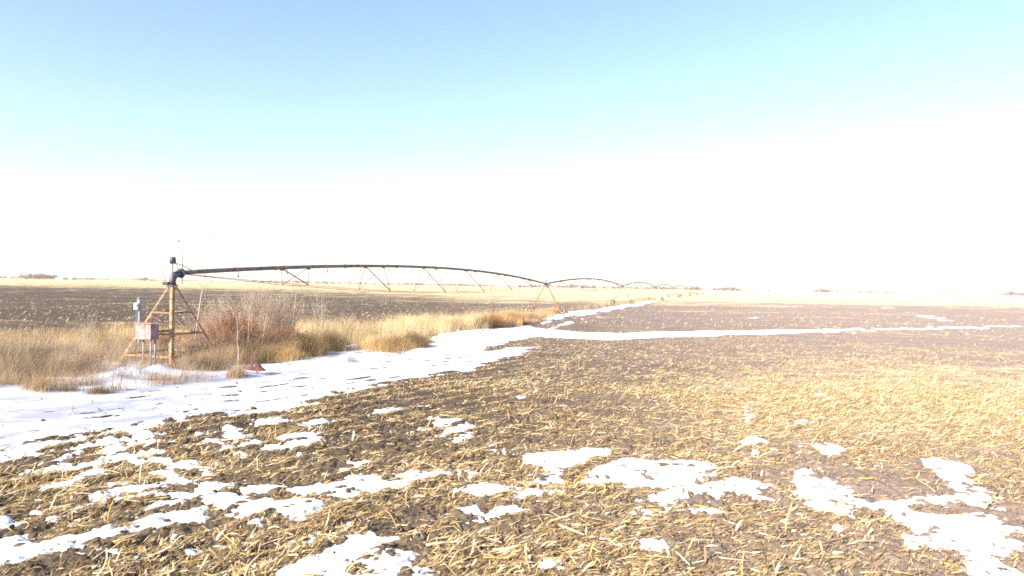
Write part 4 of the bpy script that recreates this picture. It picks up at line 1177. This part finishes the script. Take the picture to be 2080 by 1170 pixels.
PUR1, PUR2 = (.15, .105, .11), (.25, .18, .175)
BELTS = [(-300, 40, 5, 7, 1300, 90, 'low reddish wood on the horizon at the left edge'), (52, 106, 8, 12, 1250, 46, 'dark round topped wood left of the white sheds'),
         (152, 205, 3, 5, 1400, 40, 'low wood right of the white sheds'), (-300, 560, 2, 3.6, 1700, 380, 'thin brown hedge line along the left horizon'),
         (268, 322, 4, 7, 1350, 26, 'sparse reddish trees left of the pivot tower on the horizon'), (500, 760, 3.5, 7, 1500, 130, 'uneven wood below the near pipe span'),
         (760, 1060, 3, 6, 1600, 220, 'low wood behind the middle of the near span'), (1055, 1130, 5, 8, 1450, 40, 'wood behind the first wheeled tower'),
         (1128, 1215, 4, 9, 1500, 50, 'dark trees right of the first wheeled tower'), (1180, 1425, 3.5, 6, 1600, 150, 'reddish wood behind the small far spans'),
         (1402, 1422, 5, 8, 1400, 16, 'small wood at the far end of the irrigation machine'), (1447, 1507, 6, 9, 1400, 46, 'purple grey wood alone right of the machine end'),
         (1508, 1640, 1.5, 2.6, 1900, 110, 'faint tree line right of the purple grey wood'), (1645, 1706, 5, 8, 1500, 40, 'round wood at the middle of the right horizon'),
         (1722, 1822, 3.5, 6, 1600, 90, 'long low wood right of the round wood'), (1800, 2045, 2, 3.6, 1900, 200, 'thin grey tree line near the right edge'),
         (2030, 2200, 8, 12, 1350, 70, 'tall pale wood at the right edge of the horizon')]
for px0, px1, h0, h1, D, n, lb in BELTS:
    B = Batch(); t = np.sort(U(0, 1, n)); x = (px0 + (px1 - px0) * t - 1040) / F * D; y = D + U(-25, 25, n)
    prof_ = np.clip(.62 + .75 * np.sin(np.pi * np.clip(t, .03, .97)) * .5 + .5 * vn(t * 9, t * 0 + px0, 90), .35, 1.25)
    h = U(h0, h1, n) * prof_ * D / F * .98; crowns(B, x, y, h, h * U(1.2, 2.6, n), 38, PUR1, PUR2, .16)
    tag(B.build('woodland', M_FARTREE), lb, 'distant wood', kind='stuff')


def lone_tree(label, px, hpx, D, n=60):
    x0 = (px - 1040) / F * D; h = hpx * D / F
    root = empty('bare_tree', (x0, D, 0)); tag(root, label, 'tree', 'single trees on the horizon')
    B = Batch(); t = np.linspace(0, 1, 4); B.tubes(np.stack([0 * t, 0 * t, h * .6 * t], -1)[None], (h * .035 * (1 - .6 * t))[None], np.array([(.11, .08, .08)]), 6); B.build('trunk', M_TWIG, root)
    B = Batch(); crowns(B, np.array([0.]), np.array([0.]), np.array([h]), np.array([h * .9]), n, PUR1, PUR2, .15); B.build('crown', M_FARTREE, root)


lone_tree('small bare tree on the horizon left of the pivot tower', 296, 9, 1300)
lone_tree('lone dark tree on the horizon right of the purple grey wood', 1562, 5, 1400)
lone_tree('dark tree at the left end of the purple grey wood', 1450, 8, 1390)
lone_tree('bushy bare tree standing over the left end of the hedge line', 62, 11, 1240)
lone_tree('bare tree at the right end of the round wood', 1702, 8, 1480)
lone_tree('pale tree at the left end of the right edge wood', 2056, 11, 1340)

# far brown grass mounds along the machine
tussock('brown grass mound behind the third wheeled tower', 1312, 610, 3.0, 1.3, 1600, (.50, .36, .22), (.60, .45, .28), 'grass mound', 'far grass mounds along the machine', 'grass_mound', .4, (.05, .1))
tussock('brown grass mound right of the fourth wheeled tower', 1372, 600, 4.0, 1.5, 1600, (.50, .36, .22), (.60, .45, .28), 'grass mound', 'far grass mounds along the machine', 'grass_mound', .4, (.06, .12))
tussock('small brown grass mound near the far end of the machine', 1403, 595.5, 4.0, 1.5, 1200, (.50, .36, .22), (.60, .45, .28), 'grass mound', 'far grass mounds along the machine', 'grass_mound', .4, (.08, .15))

# ------------------------------------------------------------------ air
HAZE = 0.0001
m = MB(); m.box((0, 0, 17.5), (8300, 8300, 38)); 
mh = bpy.data.materials.new('haze_air'); mh.use_nodes = True; nt = mh.node_tree; nt.nodes.remove(nt.nodes['Principled BSDF'])
pv = nt.nodes.new('ShaderNodeVolumePrincipled'); pv.inputs['Color'].default_value = (1.0, .97, .97, 1); pv.inputs['Density'].default_value = HAZE; pv.inputs['Anisotropy'].default_value = 0.0
nt.links.new(pv.outputs[0], nt.nodes['Material Output'].inputs['Volume'])
hz = m.build('haze', mh); tag(hz, kind='stuff')

# ------------------------------------------------------------------ light
SUN_EL = R(30); SUN_DIR = Vector((-.74, -.67, 0)).normalized()          # towards the sun, level
w = bpy.data.worlds.new('World'); sc.world = w; w.use_nodes = True
nt = w.node_tree; bg = nt.nodes['Background']; sky = nt.nodes.new('ShaderNodeTexSky'); sky.sky_type = 'NISHITA'; sky.sun_disc = False
sky.sun_elevation = SUN_EL; sky.sun_rotation = math.atan2(SUN_DIR.x, SUN_DIR.y)
sky.altitude = 400; sky.air_density = .95; sky.dust_density = 1.35; sky.ozone_density = .45
nt.links.new(sky.outputs[0], bg.inputs['Color']); bg.inputs['Strength'].default_value = .119
sd_ = bpy.data.lights.new('sun', 'SUN'); sun = bpy.data.objects.new('sun', sd_); COL.objects.link(sun)
sd_.energy = 4.2; sd_.angle = R(.53); sd_.color = (1, .93, .82)
sdir = SUN_DIR * math.cos(SUN_EL) + Vector((0, 0, math.sin(SUN_EL)))
sun.rotation_euler = (-sdir).to_track_quat('-Z', 'Y').to_euler()
sun.location = (0, -10, 60)

vs = sc.view_settings; sc.display_settings.display_device = 'sRGB'
vs.view_transform = 'Standard'; vs.look = 'None'; vs.gamma = 1; vs.use_curve_mapping = False; vs.exposure = 1.42
sc.render.engine = 'CYCLES'
sc.cycles.max_bounces = 6; sc.cycles.diffuse_bounces = 3; sc.cycles.glossy_bounces = 2; sc.cycles.transmission_bounces = 2; sc.cycles.volume_bounces = 1; sc.cycles.transparent_max_bounces = 6
sc.cycles.use_adaptive_sampling = True; sc.cycles.adaptive_threshold = .012
sc.cycles.filter_width = 1.7
sc.cycles.use_denoising = False
